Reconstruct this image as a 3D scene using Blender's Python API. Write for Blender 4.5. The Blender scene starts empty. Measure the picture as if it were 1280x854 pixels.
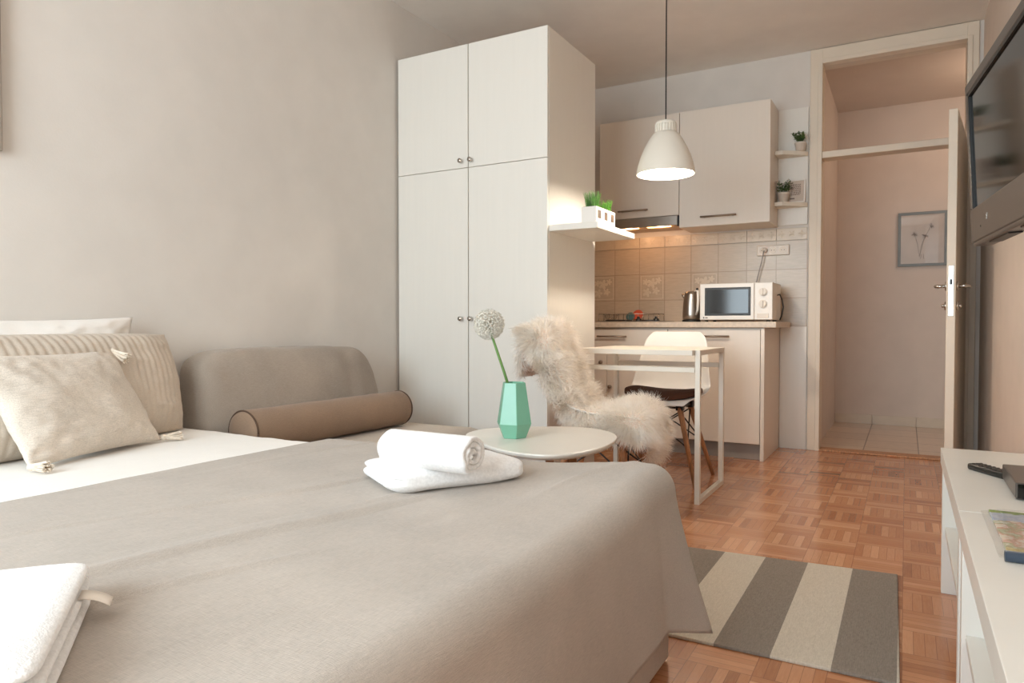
import bpy, bmesh, math, random
import numpy as np
from mathutils import Vector, Matrix, noise
PI = math.pi
random.seed(7)
S = bpy.context.scene
COL = S.collection

# ---------------------------------------------------------------- camera, world, light, exposure
cam_d = bpy.data.cameras.new('camera')
cam_d.sensor_width = 36.0
cam_d.lens = 870.7 / 1280 * 36
cam_d.clip_start = 0.02
cam = bpy.data.objects.new('camera', cam_d)
COL.objects.link(cam)
cam.location = (0, 0, 0.86)
cam.rotation_euler = (math.radians(90 - 1.342), 0, math.radians(29.5))
S.camera = cam
S.view_settings.view_transform = 'Standard'
S.view_settings.look = 'None'
S.view_settings.gamma = 1
S.view_settings.use_curve_mapping = False
S.view_settings.exposure = 0.0
S.cycles.max_bounces = 16
S.cycles.diffuse_bounces = 8
S.cycles.transmission_bounces = 16

W = bpy.data.worlds.new('world')
S.world = W
W.use_nodes = True
W.node_tree.nodes['Background'].inputs[0].default_value = (0.80, 0.90, 1.0, 1)
W.node_tree.nodes['Background'].inputs[1].default_value = 1.0


def area(name, loc, rot, sx, sy, power, col):
    d = bpy.data.lights.new(name, 'AREA')
    d.shape = 'RECTANGLE'
    d.size, d.size_y = sx, sy
    d.energy = power
    d.color = col
    o = bpy.data.objects.new(name, d)
    COL.objects.link(o)
    o.location = loc
    o.rotation_euler = rot
    return o


def point(name, loc, power, col, r):
    d = bpy.data.lights.new(name, 'POINT')
    d.energy = power
    d.color = col
    d.shadow_soft_size = r
    o = bpy.data.objects.new(name, d)
    COL.objects.link(o)
    o.location = loc
    return o


# daylight through the window behind the camera
area('window_daylight', (-1.36, -1.64, 1.60), (math.radians(90), 0, 0), 2.2, 1.85, 141, (0.79, 0.925, 1.0))

# ---------------------------------------------------------------- helpers


def lin(c):
    return tuple(((v / 255 / 12.92) if v / 255 <= 0.04045 else ((v / 255 + 0.055) / 1.055) ** 2.4) for v in c) + (1,)


class N:
    """small node-tree writer"""

    def __init__(s, name):
        s.m = bpy.data.materials.new(name)
        s.m.use_nodes = True
        s.t = s.m.node_tree
        s.b = s.t.nodes['Principled BSDF']
        s.out = s.t.nodes['Material Output']

    def n(s, typ, **kw):
        x = s.t.nodes.new(typ)
        for k, v in kw.items():
            setattr(x, k, v)
        return x

    def l(s, a, b):
        s.t.links.new(a, b)

    def val(s, sock, v):
        if isinstance(v, bpy.types.NodeSocket):
            s.l(v, sock)
        else:
            sock.default_value = v

    def math(s, op, a, b=None, c=None):
        x = s.n('ShaderNodeMath', operation=op)
        s.val(x.inputs[0], a)
        if b is not None:
            s.val(x.inputs[1], b)
        if c is not None:
            s.val(x.inputs[2], c)
        return x.outputs[0]

    def pos(s):
        x = s.n('ShaderNodeTexCoord')
        return x.outputs['Object']

    def xyz(s, v):
        x = s.n('ShaderNodeSeparateXYZ')
        s.l(v, x.inputs[0])
        return x.outputs

    def comb(s, a, b, c):
        x = s.n('ShaderNodeCombineXYZ')
        for i, v in enumerate((a, b, c)):
            s.val(x.inputs[i], v)
        return x.outputs[0]

    def noise(s, vec, scale, detail=3, rough=0.5):
        x = s.n('ShaderNodeTexNoise')
        x.inputs['Scale'].default_value = scale
        x.inputs['Detail'].default_value = detail
        x.inputs['Roughness'].default_value = rough
        s.l(vec, x.inputs['Vector'])
        return x.outputs['Fac']

    def white(s, vec):
        x = s.n('ShaderNodeTexWhiteNoise', noise_dimensions='3D')
        s.l(vec, x.inputs['Vector'])
        return x.outputs['Value']

    def scale(s, vec, v):
        x = s.n('ShaderNodeVectorMath', operation='MULTIPLY')
        s.l(vec, x.inputs[0])
        x.inputs[1].default_value = v
        return x.outputs[0]

    def ramp(s, fac, stops):
        x = s.n('ShaderNodeValToRGB')
        e = x.color_ramp.elements
        while len(e) < len(stops):
            e.new(0.5)
        for i, (p, c) in enumerate(stops):
            e[i].position = p
            e[i].color = lin(c)
        s.val(x.inputs[0], fac)
        return x.outputs[0]

    def mix(s, fac, a, b, mode='MIX'):
        x = s.n('ShaderNodeMix', data_type='RGBA', blend_type=mode)
        s.val(x.inputs[0], fac)
        s.val(x.inputs[6], a)
        s.val(x.inputs[7], b)
        return x.outputs[2]

    def bump(s, h, strength, dist=0.002):
        x = s.n('ShaderNodeBump')
        x.inputs['Strength'].default_value = strength
        x.inputs['Distance'].default_value = dist
        s.l(h, x.inputs['Height'])
        s.l(x.outputs[0], s.b.inputs['Normal'])

    def col(s, v):
        s.val(s.b.inputs['Base Color'], v)

    def set(s, **kw):
        for k, v in kw.items():
            s.b.inputs[k.replace('_', ' ')].default_value = v
        return s


def plain(name, c, rough=0.5, metal=0.0, var=0.04, vscale=6.0, bump=0.0, bscale=200.0, stretch=(1, 1, 1), sheen=0.0, spec=0.5):
    k = N(name)
    p = k.pos()
    q = k.scale(p, stretch)
    f = k.noise(q, vscale, 4)
    lo = tuple(max(0, v * (1 - var)) for v in c)
    hi = tuple(min(255, v * (1 + var)) for v in c)
    k.col(k.ramp(f, [(0.3, lo), (0.7, hi)]))
    k.set(Roughness=rough, Metallic=metal, Specular_IOR_Level=spec)
    if sheen:
        k.set(Sheen_Weight=sheen, Sheen_Roughness=0.5)
    if bump:
        k.bump(k.noise(q, bscale, 3), bump, 0.003)
    return k.m


def fabric(name, c, thread=900.0, var=0.06, bump=0.35, sheen=0.15, slub=0.05):
    """woven cloth: crossing threads and slubs"""
    k = N(name)
    p = k.pos()
    a = k.noise(k.scale(p, (1, 14, 14)), thread / 14, 2)
    b = k.noise(k.scale(p, (14, 1, 14)), thread / 14, 2)
    h = k.math('ADD', a, b)
    big = k.noise(p, 5, 3)
    mixv = k.math('ADD', k.math('MULTIPLY', h, 0.35), k.math('MULTIPLY', big, 0.3))
    lo = tuple(v * (1 - var - slub) for v in c)
    hi = tuple(min(255, v * (1 + var)) for v in c)
    k.col(k.ramp(mixv, [(0.36, lo), (0.64, hi)]))
    k.set(Roughness=0.9, Specular_IOR_Level=0.15, Sheen_Weight=sheen, Sheen_Roughness=0.5)
    k.bump(h, bump, 0.0015)
    return k.m


def terry(name, c):
    k = N(name)
    p = k.pos()
    v = k.n('ShaderNodeTexVoronoi')
    v.inputs['Scale'].default_value = 420
    k.l(p, v.inputs['Vector'])
    k.col(k.ramp(k.noise(p, 160, 3), [(0.3, tuple(x * 0.94 for x in c)), (0.7, c)]))
    k.set(Roughness=0.95, Specular_IOR_Level=0.1, Sheen_Weight=0.3)
    k.bump(k.math('ADD', v.outputs['Distance'], k.noise(p, 120, 2)), 0.22, 0.002)
    return k.m


def emit(name, c, strength):
    k = N(name)
    k.col(lin(c))
    k.b.inputs['Emission Color'].default_value = lin(c)
    k.b.inputs['Emission Strength'].default_value = strength
    return k.m


def glass(name, tint=(250, 250, 250), gloss=0.08, edge=0.55):
    k = N(name)
    t = k.n('ShaderNodeBsdfTransparent')
    t.inputs[0].default_value = lin(tint)
    g = k.n('ShaderNodeBsdfGlossy')
    g.inputs['Roughness'].default_value = 0.02
    mx = k.n('ShaderNodeMixShader')
    lw = k.n('ShaderNodeLayerWeight')
    lw.inputs[0].default_value = 0.5
    k.l(k.math('ADD', k.math('MULTIPLY', k.math('POWER', lw.outputs['Facing'], 3.0), edge), gloss * 0.5), mx.inputs[0])
    k.l(t.outputs[0], mx.inputs[1])
    k.l(g.outputs[0], mx.inputs[2])
    k.l(mx.outputs[0], k.out.inputs['Surface'])
    return k.m


# ---- materials
def parquet():
    k = N('mosaic_parquet')
    p = k.pos()
    T = 0.160
    q = k.scale(p, (1 / T, 1 / T, 0))
    x, y, _ = k.xyz(q)
    i, j = k.math('FLOOR', x), k.math('FLOOR', y)
    fx, fy = k.math('FRACT', x), k.math('FRACT', y)
    par = k.math('GREATER_THAN', k.math('ABSOLUTE', k.math('MODULO', k.math('ADD', i, j), 2.0)), 0.5)
    inv = k.math('SUBTRACT', 1.0, par)
    s = k.math('ADD', k.math('MULTIPLY', fx, par), k.math('MULTIPLY', fy, inv))
    r = k.math('ADD', k.math('MULTIPLY', fy, par), k.math('MULTIPLY', fx, inv))
    s5 = k.math('MULTIPLY', s, 6.0)
    idx = k.math('FLOOR', s5)
    fs = k.math('FRACT', s5)
    slat = k.white(k.comb(k.math('ADD', i, 0.37), k.math('ADD', j, 0.61), k.math('ADD', idx, 0.13)))
    tile = k.white(k.comb(k.math('ADD', i, 0.77), k.math('ADD', j, 0.21), 3.3))
    seed = k.math('MULTIPLY', slat, 50.0)
    grain = k.noise(k.comb(k.math('MULTIPLY', s, 14.0), k.math('MULTIPLY', r, 1.6), seed), 2.2, 5, 0.6)
    v = k.math('ADD', k.math('MULTIPLY', slat, 0.42), k.math('ADD', k.math('MULTIPLY', tile, 0.25), k.math('MULTIPLY', grain, 0.36)))
    c = k.ramp(v, [(0.10, (142, 88, 56)), (0.38, (182, 122, 82)), (0.62, (200, 142, 102)), (0.95, (226, 174, 132))])
    d1 = k.math('MINIMUM', fs, k.math('SUBTRACT', 1.0, fs))
    d2 = k.math('MINIMUM', r, k.math('SUBTRACT', 1.0, r))
    g1 = k.math('LESS_THAN', d1, 0.03)
    g2 = k.math('LESS_THAN', d2, 0.009)
    gap = k.math('MAXIMUM', g1, g2)
    c = k.mix(k.math('MULTIPLY', gap, 0.5), c, lin((92, 52, 32)))
    k.col(c)
    k.set(Roughness=0.27, Specular_IOR_Level=0.5, Coat_Weight=0.35, Coat_Roughness=0.10)
    k.bump(k.math('SUBTRACT', k.math('MULTIPLY', grain, 0.2), gap), 0.12, 0.001)
    return k.m


def tiles(name, T, ox, oz, c, grout, axis='z', streak=True, lw=0.012, rough=0.28):
    k = N(name)
    p = k.pos()
    x, y, z = k.xyz(p)
    if axis == 'y':
        z = y
    u = k.math('DIVIDE', k.math('SUBTRACT', x, ox), T)
    v = k.math('DIVIDE', k.math('SUBTRACT', z, oz), T)
    fu, fv = k.math('FRACT', u), k.math('FRACT', v)
    du = k.math('MINIMUM', fu, k.math('SUBTRACT', 1.0, fu))
    dv = k.math('MINIMUM', fv, k.math('SUBTRACT', 1.0, fv))
    gap = k.math('LESS_THAN', k.math('MINIMUM', du, dv), lw)
    w = k.white(k.comb(k.math('FLOOR', u), k.math('FLOOR', v), 0.5))
    n = k.noise(k.scale(p, (1, 1, 6) if streak else (1, 1, 1)), 18, 4)
    f = k.math('ADD', k.math('MULTIPLY', w, 0.3), k.math('MULTIPLY', n, 0.6))
    cc = k.ramp(f, [(0.2, tuple(q * 0.93 for q in c)), (0.75, tuple(min(255, q * 1.05) for q in c))])
    k.col(k.mix(gap, cc, lin(grout)))
    k.set(Roughness=rough)
    k.bump(k.math('MULTIPLY', gap, -1.0), 0.4, 0.001)
    return k.m


def rug_mat():
    k = N('striped_rug_weave')
    p = k.pos()
    x, y, z = k.xyz(p)
    u = k.math('DIVIDE', k.math('ADD', x, 3.013), 0.143)
    st = k.math('LESS_THAN', k.math('MODULO', k.math('FLOOR', u), 2.0), 0.5)
    n = k.noise(k.scale(p, (1, 9, 1)), 90, 3)
    n2 = k.noise(k.scale(p, (9, 1, 1)), 60, 3)
    h = k.math('ADD', k.math('MULTIPLY', n, 0.5), k.math('MULTIPLY', n2, 0.5))
    a = k.ramp(h, [(0.3, (188, 178, 162)), (0.7, (222, 213, 198))])
    b = k.ramp(h, [(0.3, (122, 112, 103)), (0.7, (158, 148, 137))])
    k.col(k.mix(st, a, b))
    k.set(Roughness=0.95, Specular_IOR_Level=0.1)
    k.bump(h, 0.5, 0.002)
    return k.m


def laminate(name, c, grain=0.004, rough=0.38):
    return plain(name, c, rough=rough, var=grain, vscale=4.0, stretch=(14, 14, 0.7))


M = {}
M['wall'] = plain('greige_wall_paint', (220, 214, 207), 0.85, var=0.012, bump=0.12, bscale=120, spec=0.2)
M['wall_bounce_tint'] = plain('bounce_tinted_wall_paint', (218, 205, 193), 0.85, var=0.012, bump=0.12, bscale=120, spec=0.2)  # right wall: warm hall light and floor bounce tinted into the colour
M['ceil'] = plain('ceiling_paint', (236, 231, 225), 0.9, var=0.01, bump=0.1, bscale=120, spec=0.2)
M['hall'] = plain('hall_wall_paint', (208, 192, 178), 0.85, var=0.012, bump=0.1, bscale=120, spec=0.2)
M['casing'] = plain('cream_gloss_paint', (224, 211, 193), 0.42, var=0.008)
M['floor'] = parquet()
M['halltile'] = tiles('hall_floor_tile', 0.333, -0.25, 6.86, (205, 184, 164), (120, 96, 78), axis='y', streak=False, lw=0.01)
M['backsplash'] = tiles('beige_wall_tile', 0.2, -1.0, 1.05, (190, 173, 152), (160, 141, 121))
M['tile_border'] = plain('border_tile', (204, 188, 167), 0.3, var=0.02, vscale=12)
M['tile_relief'] = plain('tile_relief_glaze', (206, 191, 170), 0.3, var=0.03)
M['lam'] = laminate('white_laminate', (229, 225, 217))
M['lam_warm'] = laminate('white_kitchen_laminate', (226, 216, 204))
M['edge'] = plain('laminate_edge', (232, 222, 206), 0.45)
M['console'] = plain('white_lacquer', (228, 224, 216), 0.32, var=0.01)
M['worktop'] = plain('beige_worktop', (206, 188, 168), 0.35, var=0.05, vscale=60)
M['plinth'] = plain('grey_plinth', (150, 143, 136), 0.4)
M['dark_gap'] = plain('dark_recess', (58, 50, 44), 0.8)
M['steel'] = plain('brushed_steel', (176, 168, 160), 0.28, 1.0, var=0.03, stretch=(1, 1, 20), vscale=30)
M['chrome'] = plain('satin_nickel', (200, 196, 190), 0.22, 1.0, var=0.01)
M['bronze'] = plain('dark_bar_metal', (150, 132, 116), 0.4, 0.5, var=0.03)
M['white_metal'] = plain('white_powder_coat', (232, 226, 214), 0.4, var=0.01)
M['white_plastic'] = plain('white_plastic', (232, 227, 220), 0.35, var=0.01)
M['black'] = plain('black_plastic', (24, 23, 22), 0.4, var=0.05)
M['black_gloss'] = plain('glossy_black', (14, 14, 14), 0.08, var=0.02)
M['tv_case'] = plain('tv_grey_plastic', (78, 70, 64), 0.3, var=0.04)
M['wood'] = plain('beech_wood', (176, 128, 90), 0.45, var=0.16, vscale=14, stretch=(6, 6, 0.6))
M['linen'] = fabric('taupe_linen', (182, 172, 162), 900, 0.05, 0.4)
M['sofa'] = fabric('grey_sofa_cloth', (166, 154, 142), 800, 0.06, 0.4)
M['sofa_seat'] = fabric('tan_seat_cloth', (190, 176, 160), 800, 0.05, 0.4)
M['bolster'] = fabric('brown_bolster_cloth', (146, 122, 102), 900, 0.05, 0.35)
M['piping'] = plain('dark_piping', (84, 62, 48), 0.8)
M['base_cloth'] = fabric('pale_bed_base_cloth', (208, 196, 184), 900, 0.04, 0.3)
M['sheet'] = fabric('white_cotton_sheet', (240, 237, 232), 1400, 0.015, 0.15, slub=0.01)
M['pillowcase'] = fabric('white_pillowcase', (236, 231, 225), 1400, 0.015, 0.15, slub=0.01)
M['ribbed'] = fabric('ribbed_beige_cotton', (206, 193, 178), 900, 0.05, 0.3)
M['slubby'] = fabric('slubby_cream_cotton', (217, 206, 193), 420, 0.06, 0.6)
M['tassel'] = plain('cream_yarn', (226, 214, 198), 0.95, var=0.08, vscale=60, bump=0.5, bscale=400)
M['towel'] = terry('white_terry', (242, 241, 240))
M['tag'] = plain('white_woven_tag', (228, 218, 206), 0.8)
M['mint'] = plain('mint_glaze', (118, 176, 150), 0.22, var=0.03)
M['stem'] = plain('green_stem', (92, 130, 60), 0.5, var=0.1)
M['petal'] = plain('white_floret', (222, 218, 208), 0.8, var=0.10, vscale=80)
M['grass'] = plain('green_grass', (70, 122, 34), 0.55, var=0.25, vscale=30)
M['leaf'] = plain('dark_green_leaf', (74, 98, 50), 0.5, var=0.25, vscale=60)
M['soil'] = plain('dark_soil', (66, 48, 36), 0.95, var=0.2, vscale=80)
M['pot'] = plain('pale_ceramic', (222, 212, 200), 0.4, var=0.02)
M['slot'] = plain('brown_slot', (72, 57, 44), 0.7, var=0.05)
M['brown_pad'] = fabric('brown_seat_pad_cloth', (80, 50, 36), 900, 0.08, 0.4, 0.0)
def wool_mat():
    k = N('sheepskin_wool_strands')
    p = k.pos()
    c = k.ramp(k.noise(p, 18, 3), [(0.3, (246, 240, 231)), (0.7, (254, 252, 249))])
    d = k.n('ShaderNodeBsdfDiffuse')
    t = k.n('ShaderNodeBsdfTranslucent')
    k.l(c, d.inputs[0])
    k.l(c, t.inputs[0])
    mx = k.n('ShaderNodeMixShader')
    mx.inputs[0].default_value = 0.5
    k.l(d.outputs[0], mx.inputs[1])
    k.l(t.outputs[0], mx.inputs[2])
    k.l(mx.outputs[0], k.out.inputs['Surface'])
    return k.m


M['fur'] = wool_mat()
M['hide'] = plain('sheepskin_hide', (242, 226, 214), 0.8, var=0.05)
M['rug'] = rug_mat()
M['bulb'] = emit('lit_bulb', (255, 214, 160), 14)
M['hoodlamp'] = emit('lit_hood_lamp', (255, 190, 120), 7)
M['glass'] = glass('clear_glass')
M['red'] = plain('red_plastic', (198, 84, 58), 0.35)
M['teal'] = plain('teal_plastic', (78, 110, 112), 0.35)
M['grey_frame'] = plain('blue_grey_frame', (122, 126, 124), 0.5, var=0.05)
M['paper'] = plain('pale_print_paper', (206, 190, 176), 0.35, var=0.05, vscale=5)
M['ink'] = plain('faded_ink', (130, 112, 102), 0.6)
M['navy'] = plain('navy_plastic', (50, 62, 76), 0.35)

def obj(name, bm, m, parent=None, smooth=False, world=True):
    """one mesh object; with a parent the verts given in world space go to the parent's space"""
    if parent is not None and world:
        bm.transform(parent_world(parent).inverted())
    bmesh.ops.recalc_face_normals(bm, faces=bm.faces)
    me = bpy.data.meshes.new(name)
    bm.to_mesh(me)
    bm.free()
    if smooth:
        for p in me.polygons:
            p.use_smooth = True
    for mm in (m if isinstance(m, (list, tuple)) else [m]):
        me.materials.append(mm)
    o = bpy.data.objects.new(name, me)
    COL.objects.link(o)
    if parent is not None:
        o.parent = parent
    return o


def parent_world(p):
    mtx = p.matrix_basis.copy()
    while p.parent:
        p = p.parent
        mtx = p.matrix_basis @ mtx
    return mtx


def tag(o, label, cat, group=None):
    o['label'] = label
    o['category'] = cat
    if group:
        o['group'] = group
    return o


def thing(name, label, cat, loc=(0, 0, 0), rotz=0, group=None):
    o = bpy.data.objects.new(name, None)
    o.empty_display_size = 0.1
    COL.objects.link(o)
    o.location = loc
    o.rotation_euler = (0, 0, rotz)
    return tag(o, label, cat, group)


def struct(o):
    o['kind'] = 'structure'
    return o


def dup(root, loc, rotz, label, group=None):
    r = root.copy()
    COL.objects.link(r)
    r.location = loc
    r.rotation_euler = (0, 0, rotz)
    r['label'] = label
    if group:
        r['group'] = group
    for ch in list(root.children):
        c = ch.copy()
        COL.objects.link(c)
        c.parent = r
        for g in ch.children:
            d = g.copy()
            COL.objects.link(d)
            d.parent = c
    return r


def box(bm, x0, x1, y0, y1, z0, z1, bev=0.0, seg=2):
    t = bmesh.new()
    bmesh.ops.create_cube(t, size=1)
    bmesh.ops.scale(t, vec=(abs(x1 - x0), abs(y1 - y0), abs(z1 - z0)), verts=t.verts)
    bmesh.ops.translate(t, vec=((x0 + x1) / 2, (y0 + y1) / 2, (z0 + z1) / 2), verts=t.verts)
    if bev:
        bmesh.ops.bevel(t, geom=list(t.edges), offset=bev, segments=seg, affect='EDGES', profile=0.5)
    merge(bm, t)


def merge(bm, t, mtx=None):
    if mtx is not None:
        t.transform(mtx)
    me = bpy.data.meshes.new('tmp')
    t.to_mesh(me)
    t.free()
    bm.from_mesh(me)
    bpy.data.meshes.remove(me)


def B(*a, **k):
    bm = bmesh.new()
    box(bm, *a, **k)
    return bm


def lathe(bm, prof, c=(0, 0, 0), n=40, cap0=True, cap1=True):
    rings = []
    for r, z in prof:
        rings.append([bm.verts.new((c[0] + r * math.cos(2 * PI * i / n), c[1] + r * math.sin(2 * PI * i / n), c[2] + z)) for i in range(n)])
    for a, b in zip(rings, rings[1:]):
        for i in range(n):
            bm.faces.new((a[i], a[(i + 1) % n], b[(i + 1) % n], b[i]))
    if cap0:
        bm.faces.new(rings[0][::-1])
    if cap1:
        bm.faces.new(rings[-1])


def tube(bm, pts, r, n=10, r2=None):
    """round tube along pts, radius r tapering to r2"""
    pts = [Vector(p) for p in pts]
    rings = []
    L = len(pts)
    up = None
    for k, p in enumerate(pts):
        d = (pts[min(k + 1, L - 1)] - pts[max(k - 1, 0)]).normalized()
        if up is None:
            up = d.orthogonal().normalized()
        up = (up - d * up.dot(d)).normalized()
        w = d.cross(up)
        rr = r if r2 is None else r + (r2 - r) * k / (L - 1)
        rings.append([bm.verts.new(p + (up * math.cos(2 * PI * i / n) + w * math.sin(2 * PI * i / n)) * rr) for i in range(n)])
    for a, b in zip(rings, rings[1:]):
        for i in range(n):
            bm.faces.new((a[i], a[(i + 1) % n], b[(i + 1) % n], b[i]))
    bm.faces.new(rings[0][::-1])
    bm.faces.new(rings[-1])


def TUBE(pts, r, n=10, r2=None):
    bm = bmesh.new()
    tube(bm, pts, r, n, r2)
    return bm


def prism(bm, poly, z0, z1, bev=0.0):
    t = bmesh.new()
    a = [t.verts.new((x, y, z0)) for x, y in poly]
    b = [t.verts.new((x, y, z1)) for x, y in poly]
    n = len(poly)
    t.faces.new(a[::-1])
    t.faces.new(b)
    for i in range(n):
        t.faces.new((a[i], a[(i + 1) % n], b[(i + 1) % n], b[i]))
    if bev:
        bmesh.ops.bevel(t, geom=[e for e in t.edges if abs(e.verts[0].co.z - e.verts[1].co.z) < 1e-6], offset=bev, segments=3, affect='EDGES', profile=0.5)
    merge(bm, t)


def grid(bm, nu, nv, f, closed_u=False):
    V = [[bm.verts.new(f(i / (nu if closed_u else nu - 1), j / (nv - 1))) for i in range(nu)] for j in range(nv)]
    for j in range(nv - 1):
        for i in range(nu if closed_u else nu - 1):
            k = (i + 1) % nu
            bm.faces.new((V[j][i], V[j][k], V[j + 1][k], V[j + 1][i]))
    return V


def sstep(a, b, x):
    t = max(0, min(1, (x - a) / (b - a)))
    return t * t * (3 - 2 * t)


def lerp_tab(tab, t):
    for (t0, a), (t1, b) in zip(tab, tab[1:]):
        if t <= t1:
            k = (t - t0) / (t1 - t0)
            k2 = k
            return tuple(x + (y - x) * k2 for x, y in zip(a, b)) if isinstance(a, tuple) else a + (b - a) * k2
    return tab[-1][1]


def smooth_tab(tab, t):
    """smoothed table lookup"""
    if isinstance(tab[0][1], tuple):
        acc = [0] * len(tab[0][1])
    else:
        acc = 0
    ws = ((-0.04, 1), (-0.02, 2), (0, 3), (0.02, 2), (0.04, 1))
    for d, w in ws:
        v = lerp_tab(tab, max(0, min(1, t + d)))
        if isinstance(v, tuple):
            acc = [x + y * w / 9 for x, y in zip(acc, v)]
        else:
            acc += v * w / 9
    return tuple(acc) if isinstance(acc, list) else acc


def weighted(o, w=0.003, seg=2):
    b = o.modifiers.new('bevel', 'BEVEL')
    b.width = w
    b.segments = seg
    b.limit_method = 'ANGLE'
    return o


# ---------------------------------------------------------------- setting
XL, XR, YF, YN, ZC = -2.61, 0.396, 5.19, -1.55, 2.735
HY, HXL, HXR = 6.82, -0.545, 1.2          # the hall behind the doorway
struct(obj('floor', B(XL - 0.1, XR + 0.1, YN - 0.1, YF + 0.0, -0.08, 0), M['floor']))
struct(obj('ceiling', B(XL - 0.1, XR + 0.1, YN - 0.1, YF + 0.0, ZC, ZC + 0.08), M['ceil']))
struct(obj('wall_left', B(XL - 0.1, XL, YN - 0.1, YF + 0.12, -0.08, ZC + 0.08), M['wall']))
struct(obj('wall_right', B(XR, XR + 0.1, YN - 0.1, YF, -0.08, ZC + 0.08), M['wall_bounce_tint']))
OX0, OX1, OZ = -0.510, 0.310, 2.628       # doorway opening
bm = bmesh.new()
box(bm, XL, OX0 - 0.03, YF, YF + 0.12, -0.08, ZC + 0.08)
box(bm, OX1 + 0.03, XR + 0.1, YF, YF + 0.12, -0.08, ZC + 0.08)
box(bm, OX0 - 0.03, OX1 + 0.03, YF, YF + 0.12, OZ + 0.03, ZC + 0.08)
struct(obj('wall_far', bm, M['wall']))
# near wall with the window behind the camera
WX0, WX1, WZ0, WZ1 = -2.46, -0.26, 0.68, 2.52
bm = bmesh.new()
box(bm, XL, WX0, YN - 0.1, YN, -0.08, ZC)
box(bm, WX1, XR, YN - 0.1, YN, -0.08, ZC)
box(bm, WX0, WX1, YN - 0.1, YN, -0.08, WZ0)
box(bm, WX0, WX1, YN - 0.1, YN, WZ1, ZC)
struct(obj('wall_near', bm, M['wall']))
bm = bmesh.new()
for x in (WX0, -1.76, -1.02, WX1 - 0.06):
    box(bm, x, x + 0.06, YN - 0.06, YN, WZ0, WZ1)
for z in (WZ0, WZ1 - 0.06):
    box(bm, WX0, WX1, YN - 0.06, YN, z, z + 0.06)
struct(obj('window_1', bm, M['white_plastic']))
# hall
struct(obj('floor_hall', B(HXL - 0.1, HXR, YF + 0.0, HY + 0.1, -0.08, -0.004), M['halltile']))
struct(obj('ceiling_hall', B(HXL - 0.1, HXR, YF + 0.12, HY + 0.1, ZC, ZC + 0.08), M['hall']))
struct(obj('wall_hall_far', B(HXL - 0.1, HXR, HY, HY + 0.1, -0.08, ZC + 0.08), M['hall']))
struct(obj('wall_hall_left', B(HXL - 0.1, HXL, YF + 0.12, HY, -0.08, ZC + 0.08), M['hall']))
struct(obj('wall_hall_right', B(HXR - 0.1, HXR, YF + 0.12, HY, -0.08, ZC + 0.08), M['hall']))
bm = bmesh.new()
x = HXL
while x < HXR - 0.1:
    x1 = min(x + 0.333 if x > HXL else -0.25, HXR - 0.1)
    box(bm, x + 0.002, x1 - 0.002, HY - 0.01, HY, -0.004, 0.078, 0.002)
    x = x1
struct(obj('baseboard_hall', bm, M['tile_border']))
# hall light (unseen, inferred from the warm hall walls; no fixture is built)
point('hall_lamp_light', (0.75, 6.0, 2.45), 9.5, (1.0, 0.76, 0.56), 0.10)

# doorway casing, transom bar, threshold
bm = bmesh.new()


def casing_v(x0, x1, inner):
    """stepped upright; inner = +1 when the opening lies at larger x"""
    box(bm, x0, x1 , YF - 0.022, YF + 0.0, 0.0, 2.731, 0.003)
    xi0, xi1 = (x1 - 0.028, x1) if inner > 0 else (x0, x0 + 0.028)
    box(bm, xi0, xi1, YF - 0.032, YF - 0.018, 0.0, OZ + 0.02, 0.003)


casing_v(-0.588, OX0, 1)
casing_v(OX1, 0.372, -1)
box(bm, OX0 - 0.001, OX1 + 0.001, YF - 0.0215, YF, OZ, 2.7305, 0.003)
box(bm, OX0 - 0.001, OX1 + 0.001, YF - 0.0315, YF - 0.018, OZ, OZ + 0.0275, 0.003)
box(bm, OX0 - 0.028, OX0, YF - 0.02, YF + 0.13, 0, OZ + 0.028, 0.002)
box(bm, OX1, OX1 + 0.028, YF - 0.02, YF + 0.13, 0, OZ + 0.028, 0.002)
box(bm, OX0 - 0.001, OX1 + 0.001, YF - 0.0195, YF + 0.129, OZ + 0.001, OZ + 0.027, 0.002)
box(bm, OX0, OX1, YF - 0.022, YF + 0.10, 1.992, 2.036, 0.004)
struct(obj('trim_1', bm, M['casing']))
struct(obj('window_2', B(OX0 + 0.004, OX1 - 0.004, YF + 0.04, YF + 0.045, 2.036, OZ), M['glass']))
bm = bmesh.new()
prism(bm, [(OX0, YF - 0.03), (OX1, YF - 0.03), (OX1, YF + 0.09), (OX0, YF + 0.09)], 0, 0.012, 0.004)
struct(obj('trim_2', bm, M['wood']))

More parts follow.
